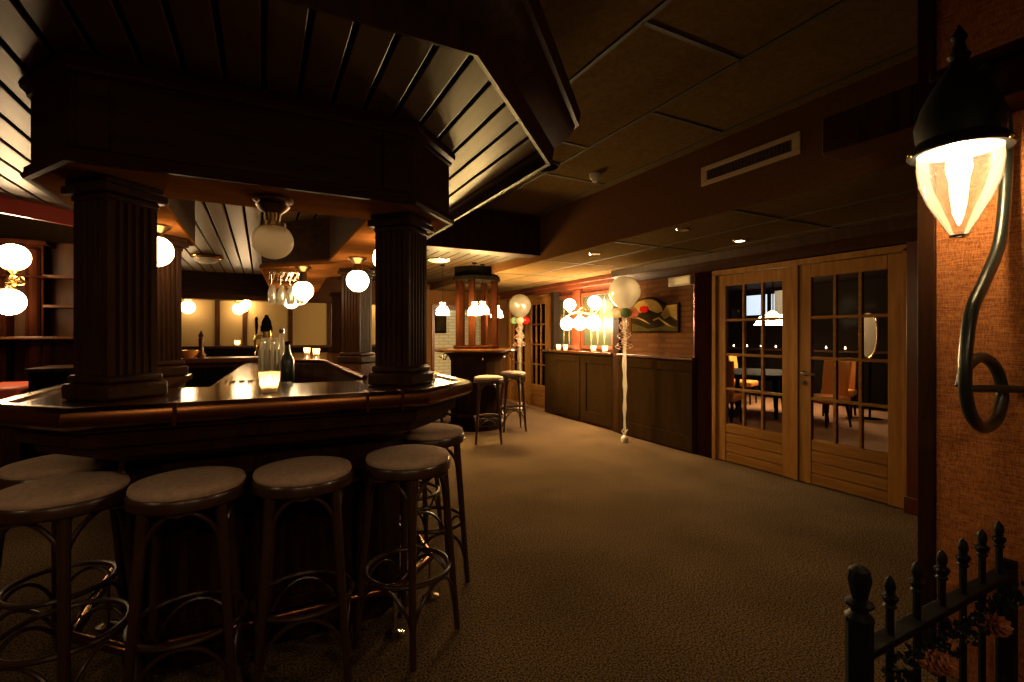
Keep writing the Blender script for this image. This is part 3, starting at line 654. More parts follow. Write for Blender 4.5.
MB().add([(-1.80, 4.76, 2.30), (-1.10, 5.46, 2.30), (-1.10, 5.46, 2.43), (-1.80, 4.76, 2.43), (-1.82, 4.79, 2.30), (-1.12, 5.49, 2.30), (-1.12, 5.49, 2.43), (-1.82, 4.79, 2.43)],
         [(0, 1, 2, 3), (4, 5, 6, 7), (0, 1, 5, 4), (3, 2, 6, 7), (0, 3, 7, 4), (1, 2, 6, 5)]).build('red_board', M['redwood'], cn, world=True)
# dark cross beam and far planked ceiling
struct(MB().box(1.5, XB, 5.05, 5.3, 2.37, ZC).build('trim_18', M['wood'], bevel=.006), 'dark cross beam from canopy to bulkhead', 'beam')
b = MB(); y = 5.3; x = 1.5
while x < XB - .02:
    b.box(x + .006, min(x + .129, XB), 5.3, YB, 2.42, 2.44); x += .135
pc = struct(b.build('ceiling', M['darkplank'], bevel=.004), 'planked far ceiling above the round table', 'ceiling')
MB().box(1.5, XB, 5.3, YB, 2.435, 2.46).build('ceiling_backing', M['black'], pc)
struct(MB().box(-4.5, XB, 5.1, YB, 2.70, 2.78).build('ceiling', M['ceil']))
cr = thing('ceiling_disc', 'flat cream ceiling disc on the far planks beside the bar canopy', 'ceiling lamp', (2.12, 6.2, 2.42))
MB().lathe([(.0001, -.03), (.12, -.028), (.15, -.012), (.15, 0), (.0001, 0)], n=28, caps=False).build('cover', M['hoodin'], cr)
MB().torus((0, 0, -.006), .152, .008).build('rim', M['brass'], cr)

# ------------------------------------------------------------------ globe lamps
def hang_globe(loc, ztop, label, r=.088, lit=True, big=False):
    t = thing('globe_lamp', label, 'lamp', (loc[0], loc[1], ztop), group='globe lamps')
    h = ztop - loc[2]
    if big:
        MB().lathe([(.0001, 0), (.085, 0), (.085, -.012), (.06, -.025), (.072, -.035), (.06, -.05), (.035, -.07), (.03, -h + r + .0), (.055, -h + r - .004), (.055, -h + r - .03), (.0001, -h + r - .03)], n=26, caps=False).build('fitting', M['bronze'], t)
    else:
        MB().lathe([(.0001, 0), (.075, 0), (.075, -.012), (.05, -.03), (.03, -.05), (.042, -h + r), (.045, -h + r - .02), (.0001, -h + r - .02)], n=22, caps=False).build('fitting', M['bronze'], t)
    MB().sphere((0, 0, -h), r, 24, 14, (1, 1, .93) if big else (1, 1, 1)).build('globe', M['globe' if lit else 'opal'], t)
    return t
hang_globe((.045, 2.47, 1.832), 2.028, 'unlit white opal globe under the front of the bar canopy', .088, False, True)
hang_globe((.69, 4.04, 1.84), 2.028, 'lit globe under the right bar soffit, beside the rear fluted column')
hang_globe((.72, 3.15, 1.90), 2.028, 'lit globe half hidden behind the front right column')
hang_globe((-.54, 3.38, 1.88), 2.028, 'lit globe half hidden behind the front left column')
hang_globe((.33, 4.72, 1.80), 2.022, 'lit globe beside the hanging wine glasses, largest of the row')
hang_globe((.345, 5.40, 1.80), 2.022, 'lit globe second in the row behind the hanging wine glasses')
hang_globe((.33, 6.75, 1.83), 2.022, 'lit globe farthest in the row behind the hanging wine glasses', .092)
hang_globe((-1.05, 9.2, 1.845), 1.98, 'lit globe beside the rear left column in front of the tan panels', .10)
hang_globe((-.345, 9.2, 1.835), 1.98, 'lit globe left of the beer tap in front of the tan panels', .088)
hang_globe((-1.02, 7.2, 2.12), 2.42, 'lit globe hidden behind the rear left column, under the planks', .09)
def sconce(x, z, label):
    t = thing('wall_sconce', label, 'lamp', (x, YB - .02, z), group='sconces on the tan wall')
    MB().lathe([(.0001, 0), (.04, 0), (.03, .02), (.0001, .03)], (0, 0, -.02), 18, Matrix.Rotation(PI / 2, 3, 'X'), caps=False).tube(bez([(0, -.02, -.02), (0, -.08, -.06), (0, -.12, -.02), (0, -.12, .02)], 5), .008).build('bracket', M['brass'], t)
    MB().sphere((0, -.12, .10), .08, 18, 10).build('globe', M['smallglobe'], t)
sconce(-.24, 1.82, 'lit sconce on a batten of the tan wall, near the beer tap')
sconce(1.72, 1.84, 'lit sconce seen between the rear and front right columns')
fl = thing('ceiling_lamp', 'flush brass rimmed bowl lamp on the planks inside the bar', 'ceiling lamp', (-.63, 7.25, ZP))
MB().lathe([(.0001, 0), (.17, 0), (.18, -.02), (.16, -.04), (.15, -.045)], n=28, caps=False).build('rim', M['brass'], fl)
MB().lathe([(.15, -.04), (.13, -.075), (.08, -.10), (.0001, -.11)], n=28, caps=False).build('bowl', M['opal'], fl)
b = MB()
for k in range(3):
    a = 2 * PI * k / 3; b.sphere((.17 * math.cos(a), .17 * math.sin(a), -.03), .02, 10, 6)
b.build('screw_knob', M['brass'], fl)
def shaded(x, y, z, label):  # unseen pendants, added to light the stools and the bar front
    t = thing('added_lamp', label, 'lamp', (x, y, ZC), group='added shaded lamps out of view')
    h = ZC - z
    MB().tube([(0, 0, 0), (0, 0, -h + .16)], .005, 6).build('cord', M['black'], t)
    MB().lathe([(.025, -h + .17), (.05, -h + .14), (.19, -h - .02), (.20, -h - .04), (.195, -h - .04), (.185, -h - .02), (.045, -h + .135), (.0001, -h + .135)], n=28, caps=False).build('shade', M['iron'], t)
    MB().sphere((0, 0, -h - .022), .06, 18, 10).build('bulb', M['addedbulb'], t)
shaded(-.75, -.95, 2.33, 'black shaded pendant lamp added out of view by the entrance, on the bar side')
shaded(.65, -1.05, 2.33, 'black shaded pendant lamp added out of view by the entrance, on the fence side')
shaded(-2.5, 1.1, 2.30, 'black shaded pendant lamp added out of view left of the bar, outside the bar canopy')
# glass rack
gr = thing('glass_rack', 'brass rail rack under the canopy arm holding wine glasses', 'rack', (.17, 5.2, 2.02))
b = MB()
for x in (.066, .104, .146, .184, .226, .264, .306, .344): b.tube([(x, 4.99 if x < .12 else 4.90, 1.985), (x, 5.7, 1.985)], .005, 6)
for y in (5.0, 5.65): b.tube([(.055, y, 1.99), (.355, y, 1.99)], .006, 6)
b.build('rails', M['brass'], gr, world=True)
b = MB()
for x, y in ((.06, 5.02), (.26, 5.02), (.06, 5.63), (.26, 5.63)): b.tube([(x, y, 1.985), (x, y, 2.024)], .005, 6)
b.build('hanger', M['brass'], gr, world=True)
wg = thing('wine_glass', 'wine glass hanging upside down in the brass rack', 'glass', (0, 0, 0), group='hanging wine glasses')
MB().lathe([(.0001, 0), (.032, 0), (.032, -.003), (.005, -.008), (.004, -.075), (.012, -.082)], n=14, caps=False).build('stem', M['glass'], wg)
MB().lathe([(.004, -.078), (.022, -.09), (.036, -.12), (.038, -.15), (.031, -.19)], n=18, caps=False).build('bowl', M['jar'], wg)
first = True
for ch_ in wg.children: ch_.data.transform(Matrix.Diagonal(Vector((.98, .98, 1.55, 1))))
for x in (.085, .165, .245, .325):
    for y in (5.0, 5.11, 5.22):
        if x > .3 and y > 5.2: continue
        if first: wg.location = (x, y, 1.995); first = False
        else: dup(wg, (x, y, 1.995), 0, wg['label'])

# ------------------------------------------------------------------ bar stools
def stool(label):
    t = thing('bar_stool', label, 'stool', group='bentwood bar stools')
    MB().lathe([(.0001, .790), (.176, .790), (.181, .800), (.176, .814), (.13, .826), (.06, .831), (.0001, .832)], n=40, caps=False).build('cushion', M['fabric'], t, angle=60)
    MB().lathe([(.150, .745), (.178, .745), (.186, .752), (.188, .780), (.182, .790), (.0001, .791)], n=40, caps=False).build('seat_rim', M['bent'], t)
    MB().box(-.15, .15, -.15, .15, .742, .747).build('seat_board', M['bent'], t)
    rt, rb = .158, .222
    for k in range(4):
        a = PI / 2 * k
        def P(z, da=0): r = rb + (rt - rb) * z / .75; return (r * math.cos(a + da), r * math.sin(a + da), z)
        MB().tube([P(0.001), P(.25), P(.5), P(.765)], [.0135, .015, .017, .019], 10).build('leg', M['bent'], t)
    MB().torus((0, 0, .312), .180, .011, 40, 8).build('foot_ring', M['bent'], t)
    for k in range(4):
        a0 = PI / 2 * k; a1 = a0 + PI / 2
        pts = []
        for i in range(13):
            u = i / 12; h = math.sin(PI * u) ** .7
            r0 = .164; pa = Vector((r0 * math.cos(a0), r0 * math.sin(a0), 0)); pb = Vector((r0 * math.cos(a1), r0 * math.sin(a1), 0))
            p = pa.lerp(pb, u); p *= 1 + .22 * math.sin(PI * u); pts.append((p.x, p.y, .60 + .138 * h))
        MB().tube(pts, .0085, 8).build('upper_brace', M['bent'], t)
        pts = []
        for i in range(13):
            u = i / 12; h = math.sin(PI * u) ** .7
            r0 = .203; pa = Vector((r0 * math.cos(a0), r0 * math.sin(a0), 0)); pb = Vector((r0 * math.cos(a1), r0 * math.sin(a1), 0))
            p = pa.lerp(pb, u); p *= 1 + .18 * math.sin(PI * u); pts.append((p.x, p.y, .13 + .165 * h))
        MB().tube(pts, .008, 8).build('lower_brace', M['bent'], t)
    for ch_ in t.children: ch_.data.transform(Matrix.Scale(1.045, 4))
    return t
s0 = stool('beige topped bar stool nearest the carpet, at the right end of the front row'); s0.location = (.60, 2.195, 0); s0.rotation_euler.z = math.radians(-100)
for x, y, r, lb in ((.155, 2.17, 40, 'beige topped bar stool second from the right end of the front row'),
                    (-.245, 2.19, 42, 'beige topped bar stool second from the left end of the front row'),
                    (-.64, 2.31, -75, 'beige topped bar stool at the left end of the front row, cut by the frame'),
                    (-.775, 2.75, 20, 'beige topped bar stool half hidden behind the leftmost one, round the left corner'),
                    (.872, 2.70, -45, 'bar stool just behind the front right stool, round the right corner'),
                    (.91, 3.25, 10, 'bar stool of which only a sliver of seat shows beyond the right corner'),
                    (2.64, 5.73, -70, 'bar stool in front of the round standing table'),
                    (3.28, 6.28, -60, 'bar stool on the right side of the round standing table'),
                    (2.16, 6.72, 20, 'bar stool left of the round standing table, seen past the counter corner')):
    dup(s0, (x, y, 0), math.radians(r), lb)

# ------------------------------------------------------------------ round standing table with posts
TX, TY = 2.91, 6.78
rt = thing('standing_table', 'round dark standing table with drum base, foot ring and brass hooks', 'table', (TX, TY, 0))
MB().lathe([(.0001, 0), (.42, 0), (.42, .06), (.385, .08), (.385, 1.0), (.42, 1.08), (.50, 1.14), (.0001, 1.14)], n=16, caps=False).build('drum', M['wain'], rt, angle=15)
MB().lathe([(.0001, 1.14), (.58, 1.14), (.62, 1.15), (.635, 1.17), (.625, 1.19), (.60, 1.195), (.0001, 1.195)], n=48, caps=False).build('table_top', M['top'], rt)
MB().torus((0, 0, .24), .50, .02, 40).build('foot_ring', M['wood'], rt)
b = MB()
for k in range(6):
    a = 2 * PI * k / 6 + .3; b.tube([(.38 * math.cos(a), .38 * math.sin(a), .24), (.5 * math.cos(a), .5 * math.sin(a), .24)], .014)
b.build('ring_strut', M['wood'], rt)
for k in range(6):
    a = 2 * PI * k / 6 - PI / 2 - .35 + .1
    c_, s_ = math.cos(a), math.sin(a)
    MB().tube(bez([(.50 * c_, .50 * s_, 1.12), (.54 * c_, .54 * s_, 1.10), (.57 * c_, .57 * s_, 1.05), (.60 * c_, .60 * s_, 1.045), (.61 * c_, .61 * s_, 1.07)], 4), .008, 6).build('hook', M['chrome'], rt)
pf = thing('post_frame', 'frame of red brown posts with dark head rising from the round table to the ceiling', 'frame', (TX, TY, 1.196))
ang = [math.radians(d) for d in (-172, -125, -38, 40, 120)]
for a in ang:
    x, y = .29 * math.cos(a), .29 * math.sin(a)
    MB().box(x - .045, x + .045, y - .045, y + .045, 0, 1.02, rot=a).build('post', M['postwood'], pf, bevel=.008)
MB().lathe([(.0001, 1.02), (.37, 1.02), (.37, 1.08), (.34, 1.10), (.34, 1.222), (.0001, 1.222)], n=10, caps=False).build('head', M['black'], pf, angle=20)
MB().lathe([(.0001, 0), (.36, 0), (.36, .035), (.34, .045), (.0001, .045)], n=10, caps=False).build('plinth', M['postwood'], pf, angle=20)
a0, a1 = ang[0], ang[1]
MB().add([(.28 * math.cos(a0), .28 * math.sin(a0), .045), (.28 * math.cos(a1), .28 * math.sin(a1), .045), (.28 * math.cos(a1), .28 * math.sin(a1), 1.02), (.28 * math.cos(a0), .28 * math.sin(a0), 1.02),
          (.27 * math.cos(a0), .27 * math.sin(a0), .045), (.27 * math.cos(a1), .27 * math.sin(a1), .045), (.27 * math.cos(a1), .27 * math.sin(a1), 1.02), (.27 * math.cos(a0), .27 * math.sin(a0), 1.02)],
         [(0, 1, 2, 3), (4, 7, 6, 5), (0, 4, 5, 1), (1, 5, 6, 2), (2, 6, 7, 3), (3, 7, 4, 0)]).build('glass_panel', M['pane'], pf)
def pendant(x, y, z, label, zt=2.42):
    t = thing('pendant_lamp', label, 'lamp', (x, y, zt), group='pendant lamps around the round table')
    h = zt - z
    MB().tube([(0, 0, 0), (0, 0, -h + .14)], .004, 6).lathe([(.0001, 0), (.04, 0), (.03, -.02), (.0001, -.025)], n=14, caps=False).build('cord', M['black'], t)
    MB().lathe([(.04, -h + .13), (.03, -h + .10), (.045, -h + .075), (.08, -h + .04), (.092, -h - .01), (.094, -h - .05)], n=24, caps=False).build('shade', M['shade'], t)
    MB().lathe([(.0001, -h + .15), (.02, -h + .145), (.042, -h + .125), (.042, -h + .12), (.0001, -h + .12)], n=16, caps=False).build('gallery', M['brass'], t)
pendant(2.33, 6.65, 1.74, 'lit pendant lamp left of the round table posts')
pendant(2.66, 6.25, 1.73, 'lit pendant lamp in front of the round table posts, left of a close pair')
pendant(2.82, 6.33, 1.75, 'lit pendant lamp in front of the round table posts, right of a close pair')
pendant(3.30, 6.86, 1.73, 'lit pendant lamp right of the round table posts', 2.37)
cg = thing('added_corridor_globe', 'lit globe added out of sight in the pale brick corridor above the opening', 'lamp', (3.5, 9.9, 2.3))  # globe added out of sight to brighten the pale brick
MB().sphere((0, 0, -.17), .08, 18, 10).build('globe', emit('lit_added_globe', (1, .85, .6), 30), cg)
MB().lathe([(.0001, 0), (.05, 0), (.04, -.03), (.02, -.05), (.03, -.10), (.0001, -.10)], n=16, caps=False).build('fitting', M['brass'], cg)
pf2 = thing('picture_frame', 'small dark framed picture on the pale brick wall', 'picture', (3.55, 10.28, 1.7))
MB().box(-.13, .13, -.02, .015, -.26, .26).build('frame', M['black'], pf2, bevel=.006)
MB().box(-.09, .09, -.024, -.02, -.21, .21).build('print', M['umber'], pf2)

# ------------------------------------------------------------------ balloons
def balloon_column(x, y, zc, label, cols):
    t = thing('balloon_column', label, 'balloon', (x, y, 0), group='clear balloons on ribbon stems')
    R = .205
    MB().lathe([(.0001, zc + R * 1.02), (R * .38, zc + R * .95), (R * .70, zc + R * .74), (R * .92, zc + R * .40), (R, zc + R * .05), (R * .96, zc - R * .28), (R * .80, zc - R * .62), (R * .52, zc - R * .93), (R * .22, zc - R * 1.14), (.02, zc - R * 1.24), (.012, zc - R * 1.3)], n=32, caps=False).build('balloon', M['balloon'], t, angle=60)
    zs = zc - R * 1.36
    for k, cm in enumerate(cols):
        a = math.radians(150 + 117.5) + 2 * PI * k / len(cols) + .5
        u = (-.887, .462) if k == 0 else ((.887, -.462) if k == 1 else ((-.1, -.2) if k == 2 else (.1, .2)))
        d = .105 if k < 2 else .3
        MB().sphere((u[0] * d, u[1] * d, zs), .075, 18, 10, (1, 1, .88)).build('small_balloon', M[cm], t)
    b = MB()
    n_ = 40; vs = []
    for i in range(n_):
        z = zs - .03 - i * (zs - .10) / (n_ - 1); wv = .026 - .012 * abs(i / (n_ - 1) - .45) * 2 + .004 * math.sin(i * .9)
        for k in range(10):
            a = 2 * PI * k / 10; q = wv * (1 + .22 * math.cos(3 * a + i * .35)); vs.append((q * math.cos(a), q * math.sin(a), z))
    b.add(vs, [(i * 10 + k, i * 10 + (k + 1) % 10, (i + 1) * 10 + (k + 1) % 10, (i + 1) * 10 + k) for i in range(n_ - 1) for k in range(10)])
    b.build('stem', M['tulle'], t, angle=80)
    for k in range(5):
        pts = []; a = k * 1.3
        for i in range(26):
            z = zs - .02 - i * .018; r = .03 + .02 * math.sin(k) + .002 * i
            pts.append((r * math.cos(a + i * .8) + .05 * math.cos(a) * i / 26, r * math.sin(a + i * .8), z))
        MB().tube(pts, .004, 5).build('curled_ribbon', M['pink' if k % 2 else 'ribbon'], t)
    b = MB().lathe([(.0001, .0), (.04, 0), (.05, .03), (.045, .06), (.015, .09), (.0001, .095)], n=16, caps=False)
    b.tube(bez([(0, 0, .09), (.03, .01, .13), (.05, .0, .16)], 4), .006).tube(bez([(0, 0, .09), (-.03, .02, .14), (-.02, .0, .17)], 4), .006)
    b.build('weight', M['paper'], t)
    return t
balloon_column(4.21, 4.89, 1.965, 'clear balloon on a white ribbon stem in front of the brick wall', ('balwhite', 'balpink', 'balgreen', 'balpink'))
balloon_column(4.2, 7.75, 1.945, 'clear balloon with red and green small balloons near the round table', ('balgreen', 'balred', 'balwhite', 'balred'))

# ------------------------------------------------------------------ left corner: cabinet, lamps, red seat
cab = thing('wall_cabinet', 'dark shelved cabinet with red brown pilasters at the left edge', 'cabinet', (-2.0, 6.1, 0))
MB().box(-3.3, -1.25, 6.2, 6.25, 0, 2.30).build('back_panel', M['wood'], cab, world=True)
for x in (-2.62, -2.14, -1.88): MB().box(x - .065, x + .065, 6.02, 6.2, 0, 2.27).tube([(x, 6.02, .9), (x, 6.02, 2.2)], .045, 10).build('pilaster', M['postwood'], cab, bevel=.006, world=True)
for z in (1.66, 1.94): MB().box(-1.81, -1.27, 5.98, 6.2, z, z + .022).build('shelf', M['wood'], cab, world=True)
MB().box(-3.3, -1.25, 5.92, 6.2, 1.36, 1.385).build('ledge', M['top'], cab, bevel=.004, world=True)
MB().box(-2.8, -1.78, 5.97, 6.2, 2.24, 2.28).box(-2.8, -1.78, 5.97, 6.2, 1.93, 1.95).build('crown', M['postwood'], cab, bevel=.006, world=True)
for x in (-1.27, -1.42): MB().box(x - .03, x + .03, 6.0, 6.2, 1.385, 2.24).build('side_panel', M['wood'], cab, world=True)
wl = thing('wall_lamp', 'brass wall lamp with two lit globes, one above the other, at the left edge', 'lamp', (-2.0, 6.0, 1.9))
b = MB().lathe([(.0001, 0), (.07, 0), (.05, .04), (.0001, .05)], (-2.0, 5.98, 1.89), 18, Matrix.Rotation(PI / 2, 3, 'X'), caps=False)
b.tube(bez([(-2.0, 5.95, 1.89), (-1.97, 5.80, 1.90), (-1.93, 5.74, 1.95)], 5), .012).tube(bez([(-2.0, 5.95, 1.89), (-2.0, 5.80, 1.86), (-1.96, 5.74, 1.80)], 5), .012)
b.tube(bez([(-2.0, 5.93, 1.89), (-1.92, 5.85, 1.92), (-1.88, 5.83, 1.87), (-1.92, 5.83, 1.85), (-1.93, 5.83, 1.88)], 5), .009)
b.lathe([(.02, -.03), (.06, 0), (.05, .02)], (-1.93, 5.74, 1.965), 16).lathe([(.05, -.02), (.06, 0), (.02, .03)], (-1.96, 5.74, 1.80), 16)
b.build('bracket', M['brass'], wl, world=True)
for p in ((-1.93, 5.74, 2.08), (-1.96, 5.74, 1.69)): MB().sphere(p, .115, 24, 14).build('globe', M['leftglobe'], wl, world=True)
sc = thing('serving_block', 'plain dark block counter between red seat and bar column', 'counter', (-1.5, 5.4, 0))
MB().box(-1.66, -1.2, 5.2, 5.7, 0, 1.10).build('body', M['black'], sc, world=True)
MB().box(-1.68, -1.18, 5.18, 5.72, 1.10, 1.13).build('counter_top', M['wood'], sc, bevel=.005, world=True)
rs = thing('red_bench', 'red upholstered high bench under the two globe wall lamp', 'bench', (-2.3, 5.5, 0))
MB().box(-2.9, -1.72, 5.22, 5.85, 0, .89).build('base', M['wood'], rs, world=True)
MB().box(-2.92, -1.695, 5.15, 5.87, .89, .985).build('seat_cushion', M['redseat'], rs, bevel=.03, world=True)
# dark ledge/bench under tan wall
bn = thing('wall_bench', 'long dark bench with ledge along the tan back wall', 'bench', (-.5, 9.2, 0))
MB().box(-4.3, 2.0, 9.05, YB - .03, 0, 1.18).build('back_rest', M['black'], bn, world=True)
MB().box(-4.3, 2.0, 9.0, YB - .03, 1.18, 1.22).build('ledge', M['wood'], bn, bevel=.006, world=True)
MB().box(-4.3, 2.0, 8.55, 9.05, 0, .46).build('seat', M['redseat'], bn, bevel=.02, world=True)

# ------------------------------------------------------------------ lantern, scroll arm, low fence
LX, LY = 2.185, .775
ln = thing('wall_lantern', 'black hooded lantern with pointed clear glass and lit bulb', 'lantern', (LX, LY, 1.75))
MB().lathe([(.0001, 0), (.024, .002), (.030, .012), (.055, .06), (.088, .125), (.110, .19), (.117, .25), (.116, .30)], n=40, caps=False).build('glass', M['lantern'], ln, angle=60)
MB().lathe([(.117, .296), (.140, .292), (.146, .300), (.142, .312), (.118, .34), (.125, .40), (.105, .47), (.070, .54), (.030, .60), (.026, .62), (.034, .635), (.022, .65), (.016, .68), (.024, .70), (.012, .725), (.0001, .75)], n=36, caps=False).build('hood', M['iron'], ln)
MB().lathe([(.116, .302), (.111, .34), (.095, .40), (.05, .425), (.0001, .426)], n=36, caps=False).build('hood_lining', M['hoodin'], ln)
MB().lathe([(.0001, .425), (.022, .425), (.022, .35), (.0001, .35)], n=18, caps=False).build('socket', M['white'], ln)
MB().lathe([(.0001, .185), (.016, .191), (.030, .212), (.035, .242), (.032, .275), (.024, .31), (.018, .345), (.0001, .346)], n=20, caps=False).build('bulb', M['bulb'], ln)
MB().torus((0, 0, .0), .022, .005, 20).build('glass_tip', M['chrome'], ln)
b = MB()
for k in range(3):
    a = 2.4 + k * 2 * PI / 3; b.sphere((.147 * math.cos(a), .147 * math.sin(a), .298), .008, 8, 6)
b.build('thumb_screw', M['brass'], ln)
arm = thing('scroll_bracket', 'dark green bent iron scroll carrying the lantern from the burlap wall', 'bracket', (XP, .74, 1.2))
pts = [(LX + .05, 2.36), (2.36, 2.34), (2.45, 2.25), (2.478, 2.106), (2.462, 1.913), (2.41, 1.734), (2.29, 1.596), (2.185, 1.487), (2.139, 1.349), (2.135, 1.212), (2.178, 1.123), (2.273, 1.069), (2.383, 1.089), (2.472, 1.175), (2.458, 1.269), (2.374, 1.316), (2.29, 1.293), (2.249, 1.213)]
rr = [.018] * (6 * len(pts))
cv = bez([(x, .74, z) for x, z in pts], 7)
cv = [Vector((p.x, p.y + (.05 if i > 85 else 0) * min(1, (i - 85) / 30), p.z)) for i, p in enumerate(cv)]
MB().tube(cv, .0195, 12).build('scroll', M['greeniron'], arm, world=True, angle=60)
MB().tube([(2.25, .79, 1.205), (2.38, .72, 1.205), (XP, .60, 1.20)], .014, 8).box(XP - .008, XP, .57, .63, 1.16, 1.24).build('stay', M['greeniron'], arm, world=True)
fn = thing('iron_fence', 'low black iron fence with spear tops in the right foreground', 'fence', (1.95, .74, 0))
MB().prism([(1.478 + .033 * math.cos(PI / 4 * k + PI / 8), .74 + .033 * math.sin(PI / 4 * k + PI / 8)) for k in range(8)], 0, .60).lathe([(.033, .60), (.036, .615), (.022, .63), (.022, .64), (.035, .648), (.035, .656), (.018, .664), (.024, .69), (.030, .72), (.026, .745), (.012, .757), (.0001, .76)], (1.478, .74, 0), 10, caps=False).build('end_post', M['iron'], fn, world=True)
MB().box(2.48, 2.515, .72, .76, 0, .55).build('end_post', M['iron'], fn, world=True)
MB().box(1.50, 2.49, .715, .765, .50, .522).build('top_rail', M['iron'], fn, bevel=.003, world=True)
MB().box(1.50, 2.49, .73, .75, .10, .12).build('bottom_rail', M['iron'], fn, bevel=.003, world=True)
for x, zt in ((1.641, .693), (1.801, .70), (1.965, .702), (2.116, .71), (2.265, .713), (2.409, .716)):
    MB().tube([(x, .74, .0), (x, .74, zt - .10)], .011, 8).lathe([(.011, zt - .10), (.018, zt - .092), (.012, zt - .085), (.020, zt - .07), (.021, zt - .062), (.010, zt - .055), (.015, zt - .035), (.012, zt - .015), (.0001, zt)], (x, .74, 0), 10, caps=False).sphere((x + .02, .74, zt - .066), .008, 8, 6).sphere((x - .02, .74, zt - .066), .008, 8, 6).build('picket', M['iron'], fn, world=True)
# garland of dark leaves along the rail
b = MB(); rnd = random.Random(3)
for i in range(330):
    x = 1.54 + .93 * i / 330; y = .697 + rnd.uniform(-.03, .018); z = .462 + rnd.uniform(-.035, .03) + .012 * math.sin(i * .35)
    a = rnd.uniform(0, 6.28); e = rnd.uniform(-.8, .8); l = rnd.uniform(.022, .04)
    d = Vector((math.cos(a) * math.cos(e), math.sin(a) * math.cos(e) * .6, math.sin(e))) * l
    n_ = d.cross(Vector((rnd.uniform(-1, 1), rnd.uniform(-1, 1), rnd.uniform(-1, 1)))).normalized() * l * .32
    u = d.cross(n_).normalized() * .006
    p = Vector((x, y, z))
    b.add([p, p + d * .5 + n_ + u, p + d, p + d * .5 - n_ + u, p + d * .5 - u * .5], [(0, 1, 4), (1, 2, 4), (2, 3, 4), (3, 0, 4)])
gd = b.build('leaf_garland', M['leaf'])
tag(gd, 'dark leaf garland tied along the iron fence rail', 'garland')
def pinecone(loc, tilt, label):
    t = thing('pine_cone', label, 'pine cone', loc, 0, 'pine cones on the fence')
    b = MB(); R3 = Matrix.Rotation(tilt[0], 3, 'X') @ Matrix.Rotation(tilt[1], 3, 'Y')
    n = 46
    for i in range(n):
        f = i / n; z = -.036 + .072 * f; rad = .030 * math.sin(PI * (.12 + .80 * f)) ** .8
        a = i * 2.39996; l = rad; w = .011 * (1 - .4 * f)
        c_, s_ = math.cos(a), math.sin(a)
        tip = Vector((c_ * l, s_ * l, z + .010)); root = Vector((c_ * l * .25, s_ * l * .25, z - .008)); side = Vector((-s_, c_, 0)) * w; up = Vector((0, 0, .006))
        vs = [root, tip + side, tip + Vector((c_, s_, 0)) * .007 + up * 1.4, tip - side, tip + side - up, tip - side - up]
        b.add([R3 @ v for v in vs], [(0, 1, 2), (0, 2, 3), (1, 4, 5, 3), (1, 3, 2), (0, 4, 1), (0, 3, 5), (0, 5, 4)])
    b.build('scales', M['cone'], t, angle=20)
    MB().tube([R3 @ Vector((0, 0, -.036)), R3 @ Vector((0, 0, .032))], .009, 8).build('core', M['cone'], t)
    MB().tube([(0, 0, .03), (0, .01, .09)], .003, 6).build('twig', M['leaf'], t)
pinecone((1.715, .665, .458), (1.2, .3), 'pine cone hanging on the fence nearer the end post')
pinecone((2.12, .665, .452), (1.0, -.4), 'pine cone hanging on the fence nearer the burlap wall')

# ------------------------------------------------------------------ room beyond the glazed doors
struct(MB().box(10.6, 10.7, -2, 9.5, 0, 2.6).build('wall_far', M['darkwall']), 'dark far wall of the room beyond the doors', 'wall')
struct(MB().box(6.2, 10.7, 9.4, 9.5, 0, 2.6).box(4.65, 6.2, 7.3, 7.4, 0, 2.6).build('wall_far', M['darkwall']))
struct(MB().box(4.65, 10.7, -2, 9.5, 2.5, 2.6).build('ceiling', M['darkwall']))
def chair(label):
    t = thing('dining_chair', label, 'chair', group='orange chairs at the dark table')
    b = MB().box(-.23, .23, -.23, .24, .36, .47); b.build('seat', M['orange'], t, bevel=.03)
    n = 10; vs = []
    prof = [(-.21, .46), (-.24, .70), (-.27, .92), (-.285, 1.0)]
    b = MB()
    L_ = []
    for (y, z) in prof:
        w = .21 + .03 * (z - .46)
        L_.append([(-w, y + .03, z), (-w * .5, y - .01, z), (w * .5, y - .01, z), (w, y + .03, z), (w, y + .09, z), (w * .5, y + .05, z), (-w * .5, y + .05, z), (-w, y + .09, z)])
    vs = [p for r in L_ for p in r]
    fs = [(i * 8 + k, i * 8 + (k + 1) % 8, (i + 1) * 8 + (k + 1) % 8, (i + 1) * 8 + k) for i in range(3) for k in range(8)] + [tuple(range(7, -1, -1)), tuple(24 + k for k in range(8))]
    b.add(vs, fs).build('backrest', M['orange'], t, bevel=.012)
    for sx in (-1, 1):
        for y0, y1 in ((.19, .20), (-.18, -.25)):
            MB().tube([(sx * .20, y1, .001), (sx * .195, (y0 + y1) / 2, .2), (sx * .19, y0, .37)], [.015, .02, .026], 8).build('leg', M['wood'], t)
    return t
ch = chair('orange upholstered chair seen through the door leaf with the handle'); ch.location = (7.75, 4.35, 0); ch.rotation_euler.z = math.radians(75)
dup(ch, (8.75, 6.55, 0), math.radians(200), 'orange upholstered chair behind the dark table')
dup(ch, (6.55, 5.25, 0), math.radians(-70), 'orange upholstered chair at the near left of the dark table')
dup(ch, (8.85, 4.75, 0), math.radians(110), 'orange upholstered chair at the far right of the dark table')
tb = thing('dining_table', 'dark dining table between orange chairs beyond the glazed doors', 'table', (7.75, 5.55, 0), math.radians(25))
MB().lathe([(.0001, .72), (.86, .72), (.88, .735), (.87, .755), (.0001, .757)], n=40, caps=False).build('table_top', M['darktable'], tb)
